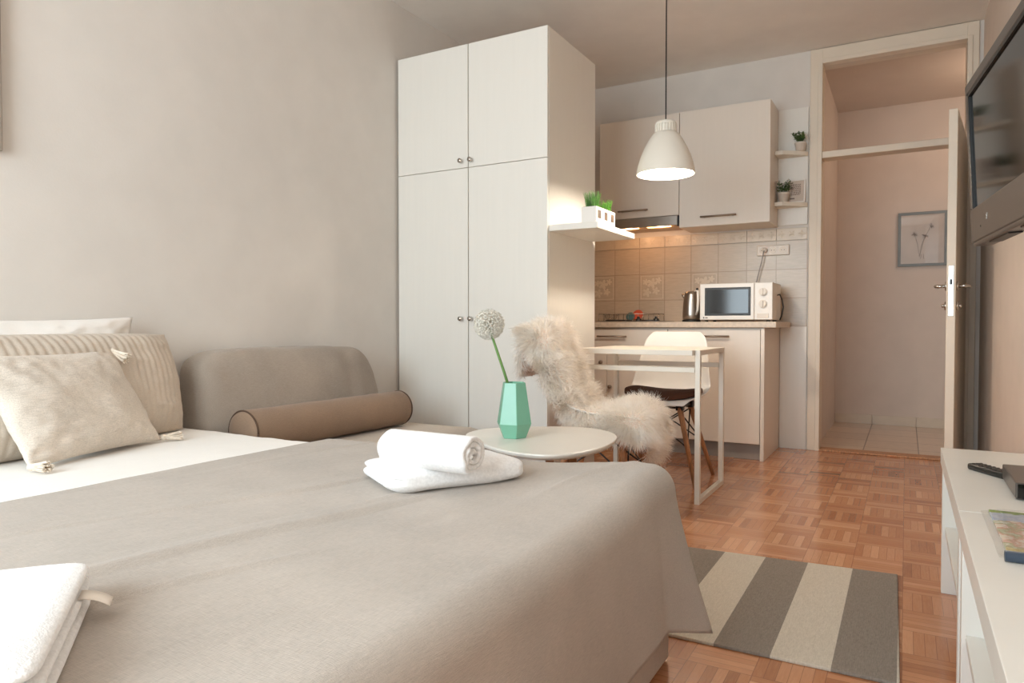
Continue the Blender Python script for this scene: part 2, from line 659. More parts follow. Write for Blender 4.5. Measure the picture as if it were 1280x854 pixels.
# door leaf, standing open into the room
hinge = Vector((0.300, 5.160, 0.008))
free = Vector((0.203, 4.335, 0.008))
ang = math.atan2(free.y - hinge.y, free.x - hinge.x)
leaf = struct(obj('door_1', B(0, 0.83, -0.021, 0.021, 0, 1.985, bev=0.003), M['casing']))
leaf.location = hinge
leaf.rotation_euler = (0, 0, ang)
bm = bmesh.new()
box(bm, 0.8295, 0.833, -0.012, 0.012, 0.90, 1.165, 0.0015)
obj('lock_plate', bm, M['chrome'], leaf, world=False)
obj('latch', B(0.832, 0.838, -0.006, 0.006, 1.065, 1.095, bev=0.002), M['black'], leaf, world=False)
for s in (-1, 1):
    bm = bmesh.new()
    tube(bm, [(0.775, s * 0.021, 1.06), (0.775, s * 0.03, 1.06)], 0.024, 20)
    tube(bm, [(0.775, s * 0.03, 1.06), (0.775, s * 0.066, 1.06), (0.765, s * 0.075, 1.06), (0.72, s * 0.076, 1.06), (0.66, s * 0.074, 1.06)], 0.009, 10)
    obj('door_handle', bm, M['chrome'], leaf, True, world=False)
    bm = bmesh.new()
    tube(bm, [(0.775, s * 0.021, 0.955), (0.775, s * 0.032, 0.955)], 0.023, 20)
    tube(bm, [(0.775, s * 0.032, 0.955), (0.775, s * 0.045, 0.955)], 0.009, 12)
    obj('keyhole_rosette', bm, M['chrome'], leaf, True, world=False)

# white board low on the far wall between the base units and the doorway
struct(obj('trim_3', B(-0.770, -0.596, YF - 0.012, YF, 0, 0.851, bev=0.001), M['lam']))
# tiled backsplash
bm = bmesh.new()
box(bm, -2.60, -0.596, YF - 0.008, YF, 0.852, 1.45)
struct(obj('trim_backsplash', bm, M['backsplash']))
bm = bmesh.new()
x = -2.6
while x < -0.61:
    box(bm, x + 0.001, min(x + 0.199, -0.597), YF - 0.009, YF, 1.452, 1.534, 0.0015)
    x += 0.2
struct(obj('trim_tile_border', bm, M['tile_border']))
bm = bmesh.new()


def petal_flower(cx, cz, r, y, petals=5, rot=0.0):
    for k in range(petals):
        a = 2 * PI * k / petals + rot
        t = bmesh.new()
        bmesh.ops.create_uvsphere(t, u_segments=8, v_segments=5, radius=1)
        t.transform(Matrix.Translation((cx + r * 0.55 * math.cos(a), y, cz + r * 0.55 * math.sin(a))) @ Matrix.Rotation(-a, 4, 'Y') @ Matrix.Diagonal((r * 0.5, 0.0015, r * 0.3, 1)))
        merge(bm, t)
    t = bmesh.new()
    bmesh.ops.create_uvsphere(t, u_segments=8, v_segments=5, radius=1)
    t.transform(Matrix.Translation((cx, y, cz)) @ Matrix.Diagonal((r * 0.2, 0.002, r * 0.2, 1)))
    merge(bm, t)


for k in range(10):
    for q in range(3):
        petal_flower(-2.6 + k * 0.2 + 0.034 + q * 0.066, 1.493, 0.024, YF - 0.009, 4, PI / 4 * (q % 2))
    box(bm, -2.6 + k * 0.2 + 0.004, -2.6 + k * 0.2 + 0.196, YF - 0.0105, YF - 0.008, 1.456, 1.460)
    box(bm, -2.6 + k * 0.2 + 0.004, -2.6 + k * 0.2 + 0.196, YF - 0.0105, YF - 0.008, 1.526, 1.530)
for x0 in (-2.2, -1.8, -1.4):
    for (dx, dz, r) in ((0.06, 0.06, 0.035), (0.13, 0.07, 0.03), (0.10, 0.13, 0.04), (0.15, 0.15, 0.025), (0.05, 0.14, 0.025)):
        petal_flower(x0 + dx, 1.05 + dz, r, YF - 0.008)
    for (a, b, c, d) in ((0.012, 0.188, 0.012, 0.016), (0.012, 0.188, 0.184, 0.188), (0.012, 0.016, 0.012, 0.188), (0.184, 0.188, 0.012, 0.188)):
        box(bm, x0 + a, x0 + b, YF - 0.0095, YF - 0.007, 1.05 + c, 1.05 + d)
struct(obj('trim_tile_relief', bm, M['tile_relief']))

# ---------------------------------------------------------------- wardrobe
WXL, WXR, WYF, WYB, WZ = -2.595, -1.620, 3.236, 3.866, 2.403
wd = thing('wardrobe', 'tall white four-door wardrobe standing against the left wall behind the sofa', 'wardrobe', (-2.108, 3.55, 0))
bm = bmesh.new()
box(bm, WXL, WXR, WYF + 0.020, WYB, 0, WZ, 0.0015)
obj('body', bm, M['lam'], wd)
xm = -2.108


def knob(x, y, z, par, m=M['chrome']):
    bm = bmesh.new()
    tube(bm, [(x, y, z), (x, y - 0.010, z)], 0.006, 12)
    tube(bm, [(x, y - 0.010, z), (x, y - 0.014, z), (x, y - 0.024, z), (x, y - 0.027, z)], 0.0125, 18)
    return obj('knob', bm, m, par, True)


for (x0, x1, kx) in ((WXL, xm - 0.002, -2.150), (xm + 0.002, WXR, -2.086)):
    for (z0, z1, kz) in ((0.07, 1.7265, 0.896), (1.7295, WZ, 1.766)):
        d = obj('door', B(x0 + 0.001, x1 - 0.001, WYF, WYF + 0.019, z0, z1, bev=0.0015), M['lam'], wd)
        knob(kx, WYF, kz, d)
obj('plinth', B(WXL + 0.01, WXR - 0.005, WYF + 0.012, WYF + 0.02, 0, 0.068), M['lam'], wd)

# shelf on the wardrobe's side
sh = thing('wall_shelf', 'white floating shelf on the side of the wardrobe carrying three small grass pots', 'shelf', (-1.49, 3.5, 1.349))
bm = bmesh.new()
box(bm, WXR, -1.350, 3.255, 3.805, 1.349, 1.381, 0.002)
obj('board', bm, M['console'], sh)

# three cube pots of grass on it
pg = 'three cube pots on the wardrobe shelf'


def grass_blades(n, spread, h0, h1, lean, w=0.0016):
    bm = bmesh.new()
    for _ in range(n):
        a = random.random() * 2 * PI
        r = spread * math.sqrt(random.random())
        x, y = r * math.cos(a), r * math.sin(a)
        h = random.uniform(h0, h1)
        lx, ly = x / spread * lean * h + random.gauss(0, 0.08) * h, y / spread * lean * h + random.gauss(0, 0.08) * h
        tube(bm, [(x, y, 0), (x + lx * 0.35, y + ly * 0.35, h * 0.55), (x + lx, y + ly, h)], w, 4, 0.0004)
    return bm


for k, (yc, n, h0, h1, lab) in enumerate(((3.302, 130, 0.05, 0.085, 'white cube pot with the tallest green grass, nearest on the wardrobe shelf'),
                                         (3.390, 40, 0.012, 0.03, 'white cube pot with the shortest sprouts, middle of three on the wardrobe shelf'),
                                         (3.478, 90, 0.04, 0.068, 'white cube pot of spiky grass at the far end of the wardrobe shelf row'))):
    t = thing('grass_pot', lab, 'plant pot', (-1.400, yc, 1.381), 0, pg)
    bm = bmesh.new()
    box(bm, -0.041, 0.041, -0.042, 0.042, 0, 0.078, 0.002)
    obj('pot', bm, M['white_plastic'], t, world=False)
    obj('pot_window', B(0.0405, 0.0425, -0.020, 0.020, 0.022, 0.062), M['slot'], t, world=False)
    g_lean = 0.18
    obj('soil', B(-0.035, 0.035, -0.036, 0.036, 0.077, 0.0795), M['soil'], t, world=False)
    g = grass_blades(n, 0.032, h0, h1, g_lean)
    bmesh.ops.translate(g, vec=(0, 0, 0.078), verts=g.verts)
    obj('grass', g, M['grass'], t, world=False)

# ---------------------------------------------------------------- kitchen
UY = 4.86      # front of the wall cupboards
RB = 'wall cupboards over the worktop'


def bar_handle(x0, x1, y, z, par, m=M['bronze']):
    bm = bmesh.new()
    tube(bm, [(x0, y - 0.028, z), (x1, y - 0.028, z)], 0.0065, 10)
    for x in (x0 + 0.025, x1 - 0.025):
        tube(bm, [(x, y, z), (x, y - 0.028, z)], 0.005, 8)
    return obj('handle', bm, m, par, True)


uc = thing('wall_cupboard', 'shorter white wall cupboard above the cooker hood beside the wardrobe', 'cupboard', (-1.70, 5.02, 1.636), 0, RB)
obj('body', B(-2.0, -1.401, UY + 0.02, YF - 0.002, 1.636, 2.352, bev=0.001), M['lam_warm'], uc)
d = obj('door', B(-1.998, -1.402, UY, UY + 0.019, 1.637, 2.351, bev=0.0015), M['lam_warm'], uc)
bar_handle(-1.845, -1.62, UY, 1.688, d)
uc = thing('wall_cupboard', 'large white wall cupboard right of the hanging lamp with open corner shelves beside it', 'cupboard', (-1.10, 5.02, 1.545), 0, RB)
obj('body', B(-1.400, -0.792, UY + 0.02, YF - 0.002, 1.545, 2.352, bev=0.001), M['lam_warm'], uc)
d = obj('door', B(-1.398, -0.793, UY, UY + 0.019, 1.546, 2.351, bev=0.0015), M['lam_warm'], uc)
bar_handle(-1.245, -1.005, UY, 1.606, d)

hd = thing('cooker_hood', 'slim grey cooker hood with two lit lamps under the shorter wall cupboard', 'cooker hood', (-1.70, 5.0, 1.552))
obj('body', B(-1.998, -1.402, UY + 0.01, YF - 0.01, 1.575, 1.634, bev=0.002), M['steel'], hd)
bm = bmesh.new()
box(bm, -1.998, -1.412, UY - 0.004, UY + 0.01, 1.566, 1.634, 0.002)
obj('front_strip', bm, M['steel'], hd)
obj('end_cap', B(-1.4115, -1.401, UY - 0.006, UY + 0.012, 1.558, 1.634, bev=0.002), M['black'], hd)
for xl_ in (-1.80, -1.56):
    bm = bmesh.new()
    box(bm, xl_ - 0.085, xl_ + 0.085, 4.885, 4.93, 1.566, 1.576, 0.003)
    lmp = obj('lamp', bm, M['hoodlamp'], hd)
    point('hood_lamp_light', (xl_, 4.95, 1.545), 0.9, (1.0, 0.55, 0.28), 0.03)
obj('grease_filter', B(-1.97, -1.43, 4.94, 5.16, 1.570, 1.576), M['bronze'], hd)

# open corner shelves at the right end of the wall cupboards
cs = thing('corner_shelf', 'white open corner shelf unit with two rounded shelves next to the doorway', 'shelf', (-0.69, 5.15, 1.555))
obj('back_panel', B(-0.7915, -0.598, YF - 0.016, YF - 0.001, 1.555, 2.354, bev=0.001), M['lam'], cs)
for z in (1.672, 2.018):
    bm = bmesh.new()
    poly = [(-0.791, YF - 0.016), (-0.791, 5.035), (-0.742, 5.035)]
    for k in range(1, 9):
        a = k / 9 * PI / 2
        poly.append((-0.742 + 0.143 * math.sin(a) * (0.35 + 0.65 * k / 9), 5.035 + 0.12 * (k / 9) ** 1.3))
    poly += [(-0.599, 5.160), (-0.599, YF - 0.016)]
    prism(bm, poly, z, z + 0.026)
    obj('shelf', bm, M['edge'], cs)


def leafy(name, lab, loc, pot_r, pot_h, n, spread, hmin, hmax, leaf_len, seed):
    random.seed(seed)
    t = thing(name, lab, 'plant', loc, 0, 'small potted plants on the corner shelves')
    bm = bmesh.new()
    lathe(bm, [(pot_r * 0.72, 0), (pot_r * 0.95, pot_h * 0.85), (pot_r, pot_h * 0.86), (pot_r, pot_h), (pot_r * 0.88, pot_h), (pot_r * 0.85, pot_h * 0.9)], n=24)
    obj('pot', bm, M['pot'], t, True, world=False)
    bm = bmesh.new()
    for _ in range(n):
        a = random.random() * 2 * PI
        r = spread * math.sqrt(random.random())
        h = random.uniform(hmin, hmax)
        tip = Vector((r * math.cos(a), r * math.sin(a), pot_h + h))
        base = Vector((tip.x * 0.3, tip.y * 0.3, pot_h * 0.9))
        tube(bm, [base, (base + tip) / 2 + Vector((0, 0, 0.004)), tip], 0.0008, 4)
        for q in range(5):
            p = base.lerp(tip, 0.4 + 0.15 * q)
            b = random.random() * 2 * PI
            dr = Vector((math.cos(b), math.sin(b), random.uniform(0.1, 0.9))).normalized()
            sd = dr.cross(Vector((0, 0, 1))).normalized()
            nn = dr.cross(sd)
            L = leaf_len * random.uniform(0.7, 1.1)
            vs = [bm.verts.new(p), bm.verts.new(p + dr * L * 0.5 + sd * L * 0.26 + nn * 0.001), bm.verts.new(p + dr * L), bm.verts.new(p + dr * L * 0.5 - sd * L * 0.26 + nn * 0.001)]
            bm.faces.new(vs)
    obj('foliage', bm, M['leaf'], t, world=False)
    bm = bmesh.new()
    lathe(bm, [(pot_r * 0.86, pot_h * 0.86), (pot_r * 0.86, pot_h * 0.9)], n=20)
    obj('soil', bm, M['soil'], t, world=False)
    return t


leafy('potted_plant', 'little leafy green plant in a pale pot on the upper corner shelf', (-0.640, 5.110, 2.044), 0.038, 0.056, 34, 0.056, 0.025, 0.07, 0.028, 3)
leafy('potted_plant', 'little leafy plant in a pale pot on the lower corner shelf before the small picture', (-0.742, 5.085, 1.698), 0.038, 0.068, 30, 0.052, 0.03, 0.085, 0.027, 5)
pf = thing('picture_frame', 'small white framed print leaning on the lower corner shelf behind the plant', 'picture', (-0.672, 5.15, 1.698))
mt = Matrix.Translation((-0.672, 5.138, 1.699)) @ Matrix.Rotation(math.radians(-9), 4, 'X')


def framed(par, mt, w, h, t, fw, mframe, mprint, depth=0.014):
    bm = bmesh.new()
    for a in ((-w / 2, w / 2, 0, fw), (-w / 2, w / 2, h - fw, h), (-w / 2, -w / 2 + fw, fw, h - fw), (w / 2 - fw, w / 2, fw, h - fw)):
        box(bm, a[0], a[1], -depth / 2, depth / 2, a[2], a[3], 0.0015)
    bm.transform(mt)
    obj('frame', bm, mframe, par)
    bm = B(-w / 2 + fw * 0.9, w / 2 - fw * 0.9, -depth * 0.15, depth * 0.45, fw * 0.9, h - fw * 0.9)
    bm.transform(mt)
    return obj('print', bm, mprint, par)


pr = framed(pf, mt, 0.125, 0.165, 0.014, 0.010, M['white_plastic'], M['paper'])
bm = bmesh.new()
random.seed(11)
for r_ in range(9):
    x = -0.030
    while x < 0.028:
        w_ = random.uniform(0.004, 0.012)
        box(bm, x, min(x + w_, 0.032), -0.0032, -0.0020, 0.055 + r_ * 0.009, 0.060 + r_ * 0.009)
        x += w_ + 0.003
box(bm, -0.036, -0.006, -0.0032, -0.0020, 0.026, 0.036)
bm.transform(mt)
obj('printed_pattern', bm, M['ink'], pr)

# base units
BY = 4.585
bu = thing('base_cabinet', 'white base cabinet with a side panel and one bar-handled door under the microwave', 'cabinet', (-1.09, 4.88, 0), 0, 'kitchen base cabinets')
obj('body', B(-1.393, -0.796, BY + 0.02, YF - 0.012, 0.10, 0.842), M['lam_warm'], bu)
obj('side_panel', B(-0.795, -0.772, BY - 0.005, YF - 0.012, 0, 0.842, bev=0.0015), M['lam_warm'], bu)
d = obj('door', B(-1.392, -0.799, BY, BY + 0.019, 0.105, 0.832, bev=0.0015), M['lam_warm'], bu)
bar_handle(-1.205, -0.985, BY, 0.788, d)
obj('plinth', B(-1.393, -0.796, BY + 0.05, BY + 0.065, 0, 0.10), M['plinth'], bu)
bu = thing('base_cabinet', 'white base cabinet with a top drawer and two doors beside the wardrobe', 'cabinet', (-1.83, 4.88, 0), 0, 'kitchen base cabinets')
obj('body', B(-2.265, -1.394, BY + 0.02, YF - 0.012, 0.10, 0.842), M['lam_warm'], bu)
d = obj('drawer', B(-2.263, -1.396, BY, BY + 0.019, 0.700, 0.832, bev=0.0015), M['lam_warm'], bu)
bar_handle(-1.893, -1.675, BY, 0.782, d)
d = obj('door', B(-2.263, -1.831, BY, BY + 0.019, 0.105, 0.696, bev=0.0015), M['lam_warm'], bu)
knob(-1.868, BY, 0.60, d, M['bronze'])
d = obj('door', B(-1.828, -1.396, BY, BY + 0.019, 0.105, 0.696, bev=0.0015), M['lam_warm'], bu)
knob(-1.80, BY, 0.43, d, M['bronze'])
obj('plinth', B(-2.265, -1.394, BY + 0.05, BY + 0.065, 0, 0.10), M['plinth'], bu)
wt = tag(obj('worktop', B(-2.602, -0.700, 4.56, YF - 0.012, 0.844, 0.882, bev=0.004), M['worktop']), 'long beige kitchen worktop running over the base cabinets', 'worktop')

# microwave
mw = thing('microwave', 'white microwave oven with a dark window and two dials on the worktop', 'microwave', (-0.985, 4.88, 0.882))
MY = 4.715
obj('body', B(-1.212, -0.748, MY + 0.018, 5.05, 0.894, 1.138, bev=0.006), M['white_plastic'], mw)
dr = obj('door', B(-1.212, -0.862, MY, MY + 0.018, 0.896, 1.136, bev=0.004), M['white_plastic'], mw)
obj('window_border', B(-1.180, -0.882, MY - 0.0015, MY + 0.006, 0.923, 1.110, bev=0.002), M['black'], dr)
obj('window', B(-1.166, -0.896, MY - 0.003, MY + 0.004, 0.938, 1.096, bev=0.001), M['black_gloss'], dr)
cp = obj('control_panel', B(-0.860, -0.748, MY, MY + 0.018, 0.896, 1.136, bev=0.004), M['white_plastic'], mw)
for z in (1.075, 0.998):
    bm = bmesh.new()
    tube(bm, [(-0.806, MY, z), (-0.806, MY - 0.008, z)], 0.026, 28)
    tube(bm, [(-0.806, MY - 0.008, z), (-0.806, MY - 0.018, z)], 0.021, 28)
    box(bm, -0.809, -0.803, MY - 0.026, MY - 0.012, z - 0.020, z + 0.020, 0.001)
    obj('dial', bm, M['pot'], cp, False)
obj('door_button', B(-0.842, -0.770, MY - 0.003, MY + 0.004, 0.908, 0.936, bev=0.002), M['pot'], cp)
bm = bmesh.new()
tube(bm, [(-1.186, MY + 0.002, 0.910), (-1.186, MY - 0.001, 0.910)], 0.005, 14)
box(bm, -1.176, -1.160, MY - 0.001, MY + 0.002, 0.907, 0.913)
obj('badge', bm, M['tv_case'], dr)
for x in (-1.18, -0.78):
    for y in (MY + 0.05, 5.0):
        obj('foot', TUBE([(x, y, 0.8822), (x, y, 0.895)], 0.012, 12), M['black'], mw)
cord = bmesh.new()
tube(cord, [(-0.7445, 4.90, 1.06), (-0.735, 4.92, 1.065), (-0.722, 4.93, 1.03), (-0.714, 4.93, 0.98), (-0.722, 4.93, 0.93), (-0.735, 4.93, 0.895)], 0.0045, 8)
obj('side_cord', cord, M['black'], mw, True)

# kettle
kt = thing('kettle', 'brushed steel electric kettle standing left of the microwave', 'kettle', (-1.292, 4.80, 0.882))
bm = bmesh.new()
lathe(bm, [(0.054, 0.018), (0.058, 0.022), (0.060, 0.05), (0.057, 0.12), (0.049, 0.185), (0.044, 0.205), (0.028, 0.212), (0.0, 0.213)], n=36, cap1=False)
obj('jug', bm, M['steel'], kt, True, world=False)
bm = bmesh.new()
lathe(bm, [(0.062, 0.0), (0.062, 0.012), (0.055, 0.017)], n=32)
obj('power_base', bm, M['black'], kt, True, world=False)
bm = bmesh.new()
tube(bm, [(0.030, -0.03, 0.208), (0.046, -0.05, 0.218), (0.060, -0.066, 0.205), (0.064, -0.072, 0.15), (0.060, -0.068, 0.08), (0.044, -0.044, 0.05)], 0.008, 10)
obj('handle', bm, M['white_plastic'], kt, True, world=False)
bm = bmesh.new()
tube(bm, [(0.038, -0.04, 0.214), (0.056, -0.060, 0.224)], 0.008, 10)
obj('lid_button', bm, M['black'], kt, True, world=False)
bm = bmesh.new()
tube(bm, [(-0.048, 0.015, 0.17), (-0.07, 0.022, 0.195)], 0.014, 12, 0.008)
obj('spout', bm, M['steel'], kt, True, world=False)

# wall socket with plug and cord
sk = thing('wall_socket', 'white triple wall socket on the tiles above the microwave', 'socket', (-0.82, YF - 0.01, 1.385))
mt = Matrix.Translation((-0.820, YF - 0.014, 1.386)) @ Matrix.Rotation(math.radians(0), 4, 'Y')
bm = bmesh.new()
box(bm, -0.108, 0.108, -0.012, 0.005, -0.036, 0.036, 0.006)
bm.transform(mt)
obj('cover_plate', bm, M['pot'], sk)
for k in (-1, 0, 1):
    bm = bmesh.new()
    tube(bm, [(k * 0.066, -0.013, 0), (k * 0.066, -0.006, 0)], 0.024, 24)
    bm.transform(mt)
    ol = obj('outlet', bm, M['tile_border'], sk)
    bm = bmesh.new()
    for e in (-0.0095, 0.0095):
        tube(bm, [(k * 0.066 + e, -0.0145, 0), (k * 0.066 + e, -0.010, 0)], 0.003, 8)
    bm.transform(mt)
    obj('pin_hole', bm, M['dark_gap'], ol)
cb = thing('power_cord', 'thin cord hanging from the wall socket down behind the microwave', 'cord', (-0.88, 5.12, 1.14))
bm = bmesh.new()
tube(bm, [(-0.872, YF - 0.028, 1.387), (-0.872, YF - 0.06, 1.387)], 0.017, 16)
obj('plug', bm, M['pot'], cb, True)
obj('cable', TUBE([(-0.872, YF - 0.058, 1.385), (-0.878, YF - 0.066, 1.36), (-0.89, YF - 0.06, 1.30), (-0.91, YF - 0.055, 1.22), (-0.935, YF - 0.05, 1.12), (-0.94, YF - 0.06, 1.0), (-0.94, YF - 0.07, 0.887)], 0.0035, 8), M['plinth'], cb, True)

# hob with knobs, dish rack and what stands in it
hb = thing('hob', 'dark built-in hob with black knobs in the worktop under the hood', 'hob', (-1.68, 4.82, 0.882))
obj('plate', B(-1.94, -1.475, 4.66, 5.02, 0.8822, 0.889, bev=0.002), M['steel'], hb)
for (x, y) in ((-1.511, 4.70), (-1.638, 4.70)):
    bm = bmesh.new()
    lathe(bm, [(0.020, 0), (0.019, 0.012), (0.016, 0.018)], (x, y, 0.889), 18)
    box(bm, x - 0.005, x + 0.005, y - 0.017, y + 0.017, 0.905, 0.921, 0.002)
    obj('knob', bm, M['black'], hb)
for (x, y, r) in ((-1.83, 4.76, 0.075), (-1.83, 4.93, 0.06), (-1.62, 4.90, 0.07)):
    bm = bmesh.new()
    lathe(bm, [(r, 0), (r, 0.008), (r * 0.9, 0.010), (0.0, 0.010)], (x, y, 0.889), 32, cap1=False)
    obj('hot_plate', bm, M['black'], hb)
rk = thing('dish_rack', 'low wire dish rack at the back of the worktop beside the wardrobe', 'dish rack', (-1.86, 5.10, 0.882))
bm = bmesh.new()
for z in (0.888, 0.945):
    tube(bm, [(-2.08, 5.045, z), (-1.60, 5.045, z), (-1.60, 5.165, z), (-2.08, 5.165, z), (-2.08, 5.045, z)], 0.0028, 6)
for k in range(13):
    x = -2.08 + k * 0.04
    tube(bm, [(x, 5.045, 0.945), (x, 5.045, 0.888), (x, 5.165, 0.888), (x, 5.165, 0.945)], 0.0018, 6)
obj('wire_basket', bm, M['chrome'], rk, True)
bm = bmesh.new()
lathe(bm, [(0.0, -0.004), (0.06, -0.004), (0.085, 0.006), (0.085, 0.010), (0.058, 0.001), (0.0, 0.001)], n=36, cap0=False, cap1=False)
bm.transform(Matrix.Translation((-1.785, 5.105, 0.937)) @ Matrix.Rotation(math.radians(62), 4, 'X') @ Matrix.Scale(0.50, 4))
tag(obj('red_plate', bm, M['red'], None, True), 'orange red plate standing in the wire dish rack', 'plate')
bm = bmesh.new()
lathe(bm, [(0.0, -0.004), (0.06, -0.004), (0.085, 0.006), (0.085, 0.010), (0.058, 0.001), (0.0, 0.001)], n=36, cap0=False, cap1=False)
bm.transform(Matrix.Translation((-1.83, 5.068, 0.925)) @ Matrix.Rotation(math.radians(70), 4, 'X') @ Matrix.Scale(0.40, 4))
tag(obj('teal_plate', bm, M['teal'], None, True), 'small teal plate standing in front of the orange plate in the dish rack', 'plate')
bm = bmesh.new()
lathe(bm, [(0.022, 0.0), (0.045, 0.02), (0.056, 0.055), (0.054, 0.055), (0.043, 0.022), (0.02, 0.003)], (-2.0, 5.10, 0.892), 30)
gb = tag(obj('glass_bowl', bm, M['glass'], None, True), 'clear glass bowl at the wardrobe end of the dish rack', 'bowl')

# ---------------------------------------------------------------- hall picture
hp = thing('picture_frame', 'square blue-grey framed flower print hanging on the hall wall', 'picture', (0.105, HY - 0.01, 1.355))
mt = Matrix.Translation((0.110, HY - 0.011, 1.357))
pr = framed(hp, mt, 0.36, 0.455, 0.014, 0.022, M['grey_frame'], M['paper'], 0.02)
bm = bmesh.new()
random.seed(4)
for (sx, sz) in ((-0.06, 0.27), (0.02, 0.25), (0.06, 0.33)):
    tube(bm, [(-0.02, -0.004, 0.08), (-0.02 + (sx + 0.02) * 0.4, -0.004, 0.08 + (sz - 0.08) * 0.6), (sx, -0.004, sz)], 0.0022, 5)
    t = bmesh.new()
    for k in range(26):
        a = random.random() * 2 * PI
        r_ = 0.03 * math.sqrt(random.random())
        tube(t, [(sx, -0.004, sz), (sx + r_ * math.cos(a), -0.0042, sz + r_ * 0.8 * math.sin(a))], 0.0016, 4)
    merge(bm, t)
lathe(bm, [(0.0, 0.0), (0.026, 0.0), (0.026, 0.045), (0.010, 0.075), (0.010, 0.10), (0.0, 0.10)], (0, 0, 0), 20, False, False)
for v in bm.verts:
    if v.co.y > 0.003 or v.co.y < -0.006:
        v.co.y *= 0.03
obj_bm = bm
bm.transform(mt)
obj('printed_flowers', bm, M['ink'], pr)
bm = B(-0.158, 0.158, -0.0075, -0.0060, 0.022, 0.433)
bm.transform(mt)
obj('glazing', bm, M['glass'], hp)

# framed canvas at the left edge, on the left wall
cv = thing('picture_frame', 'edge of a taupe picture on the left wall above the pillows, cut by the frame', 'picture', (XL + 0.02, 0.60, 1.47))
obj('frame', B(XL + 0.001, XL + 0.032, 0.30, 1.176, 1.43, 2.30, bev=0.003), plain('taupe_canvas_edge', (150, 138, 126), 0.7), cv)
obj('print', B(XL + 0.0305, XL + 0.034, 0.33, 1.146, 1.46, 2.27), M['paper'], cv)

# ---------------------------------------------------------------- pendant lamp
LX, LY, LZ = -1.085, 3.52, 1.635
pl = thing('pendant_lamp', 'white metal bell pendant lamp on a dark cord above the desk', 'lamp', (LX, LY, LZ))
prof = [(0.148, 0.0), (0.1465, 0.014), (0.1395, 0.050), (0.126, 0.092), (0.108, 0.133), (0.087, 0.172), (0.067, 0.202), (0.056, 0.212)]
inner = [(r - 0.004, z - 0.001) for r, z in prof[::-1]]
bm = bmesh.new()
lathe(bm, prof + inner + [prof[0]], (LX, LY, LZ), 64, False, False)
obj('shade', bm, M['white_metal'], pl, True)
bm = bmesh.new()
lathe(bm, [(0.054, 0.205), (0.054, 0.214), (0.048, 0.216), (0.048, 0.250), (0.053, 0.252), (0.053, 0.260), (0.046, 0.268), (0.020, 0.276), (0.0, 0.278)], (LX, LY, LZ), 40, True, False)
for k in range(22):
    a = 2 * PI * k / 22
    t = bmesh.new()
    box(t, 0.046, 0.055, -0.0035, 0.0035, 0.212, 0.255, 0.001)
    merge(bm, t, Matrix.Translation((LX, LY, LZ)) @ Matrix.Rotation(a, 4, 'Z'))
obj('ribbed_collar', bm, M['white_metal'], pl)
obj('cord', TUBE([(LX, LY, LZ + 0.277), (LX, LY, ZC - 0.03)], 0.0035, 8), M['black'], pl)
bm = bmesh.new()
lathe(bm, [(0.045, 0), (0.045, -0.004), (0.04, -0.028), (0.006, -0.034)], (LX, LY, ZC), 28)
obj('ceiling_rose', bm, M['white_plastic'], pl, True)
bm = bmesh.new()
lathe(bm, [(0.0, 0.060), (0.018, 0.063), (0.030, 0.080), (0.032, 0.098), (0.024, 0.125), (0.014, 0.145), (0.014, 0.20)], (LX, LY, LZ), 24, False, True)
obj('bulb', bm, M['bulb'], pl, True)
point('pendant_light', (LX, LY, LZ + 0.035), 27, (1.0, 0.89, 0.76), 0.035)

# ---------------------------------------------------------------- desk
dk = thing('desk', 'small white desk with square metal tube legs under the pendant lamp', 'desk', (-1.16, 3.56, 0))
bm = bmesh.new()
box(bm, -1.449, -0.876, 3.275, 3.855, 0.716, 0.741, 0.002)
obj('tabletop', bm, M['white_metal'], dk)


def sqtube(bm, p0, p1, w=0.0125):
    p0, p1 = Vector(p0), Vector(p1)
    lo = Vector((min(p0.x, p1.x) - w, min(p0.y, p1.y) - w, min(p0.z, p1.z) - w))
    hi = Vector((max(p0.x, p1.x) + w, max(p0.y, p1.y) + w, max(p0.z, p1.z) + w))
    box(bm, lo.x, hi.x, lo.y, hi.y, lo.z, hi.z, 0.002)


for x in (-1.4625, -0.8625):
    bm = bmesh.new()
    sqtube(bm, (x, 3.33, 0.0127), (x, 3.33, 0.7285))
    sqtube(bm, (x, 3.815, 0.0127), (x, 3.815, 0.7285))
    sqtube(bm, (x, 3.356, 0.0127), (x, 3.789, 0.0127))
    sqtube(bm, (x, 3.356, 0.7285), (x, 3.789, 0.7285))
    obj('leg_frame', bm, M['white_metal'], dk)
for y in (3.33, 3.815):
    bm = bmesh.new()
    sqtube(bm, (-1.436, y, 0.645), (-0.889, y, 0.645))
    obj('rail', bm, M['white_metal'], dk)

# ---------------------------------------------------------------- shell chairs
PROF = [(0.0, (-0.228, 0.428)), (0.07, (-0.218, 0.450)), (0.2, (-0.145, 0.448)), (0.38, (-0.01, 0.434)), (0.5, (0.085, 0.438)), (0.58, (0.138, 0.462)),
        (0.66, (0.172, 0.52)), (0.8, (0.208, 0.65)), (0.92, (0.235, 0.765)), (1.0, (0.250, 0.828))]
WID = [(0.0, 0.165), (0.07, 0.198), (0.2, 0.222), (0.38, 0.232), (0.5, 0.235), (0.58, 0.233), (0.66, 0.226), (0.8, 0.206), (0.92, 0.186), (0.97, 0.168), (1.0, 0.128)]
CUZ = [(0.0, 0.0), (0.2, 0.022), (0.38, 0.045), (0.5, 0.062), (0.62, 0.05), (0.75, 0.01), (1.0, 0.0)]
CUY = [(0.0, 0.0), (0.45, 0.0), (0.58, 0.03), (0.68, 0.06), (0.8, 0.05), (0.92, 0.03), (1.0, 0.015)]


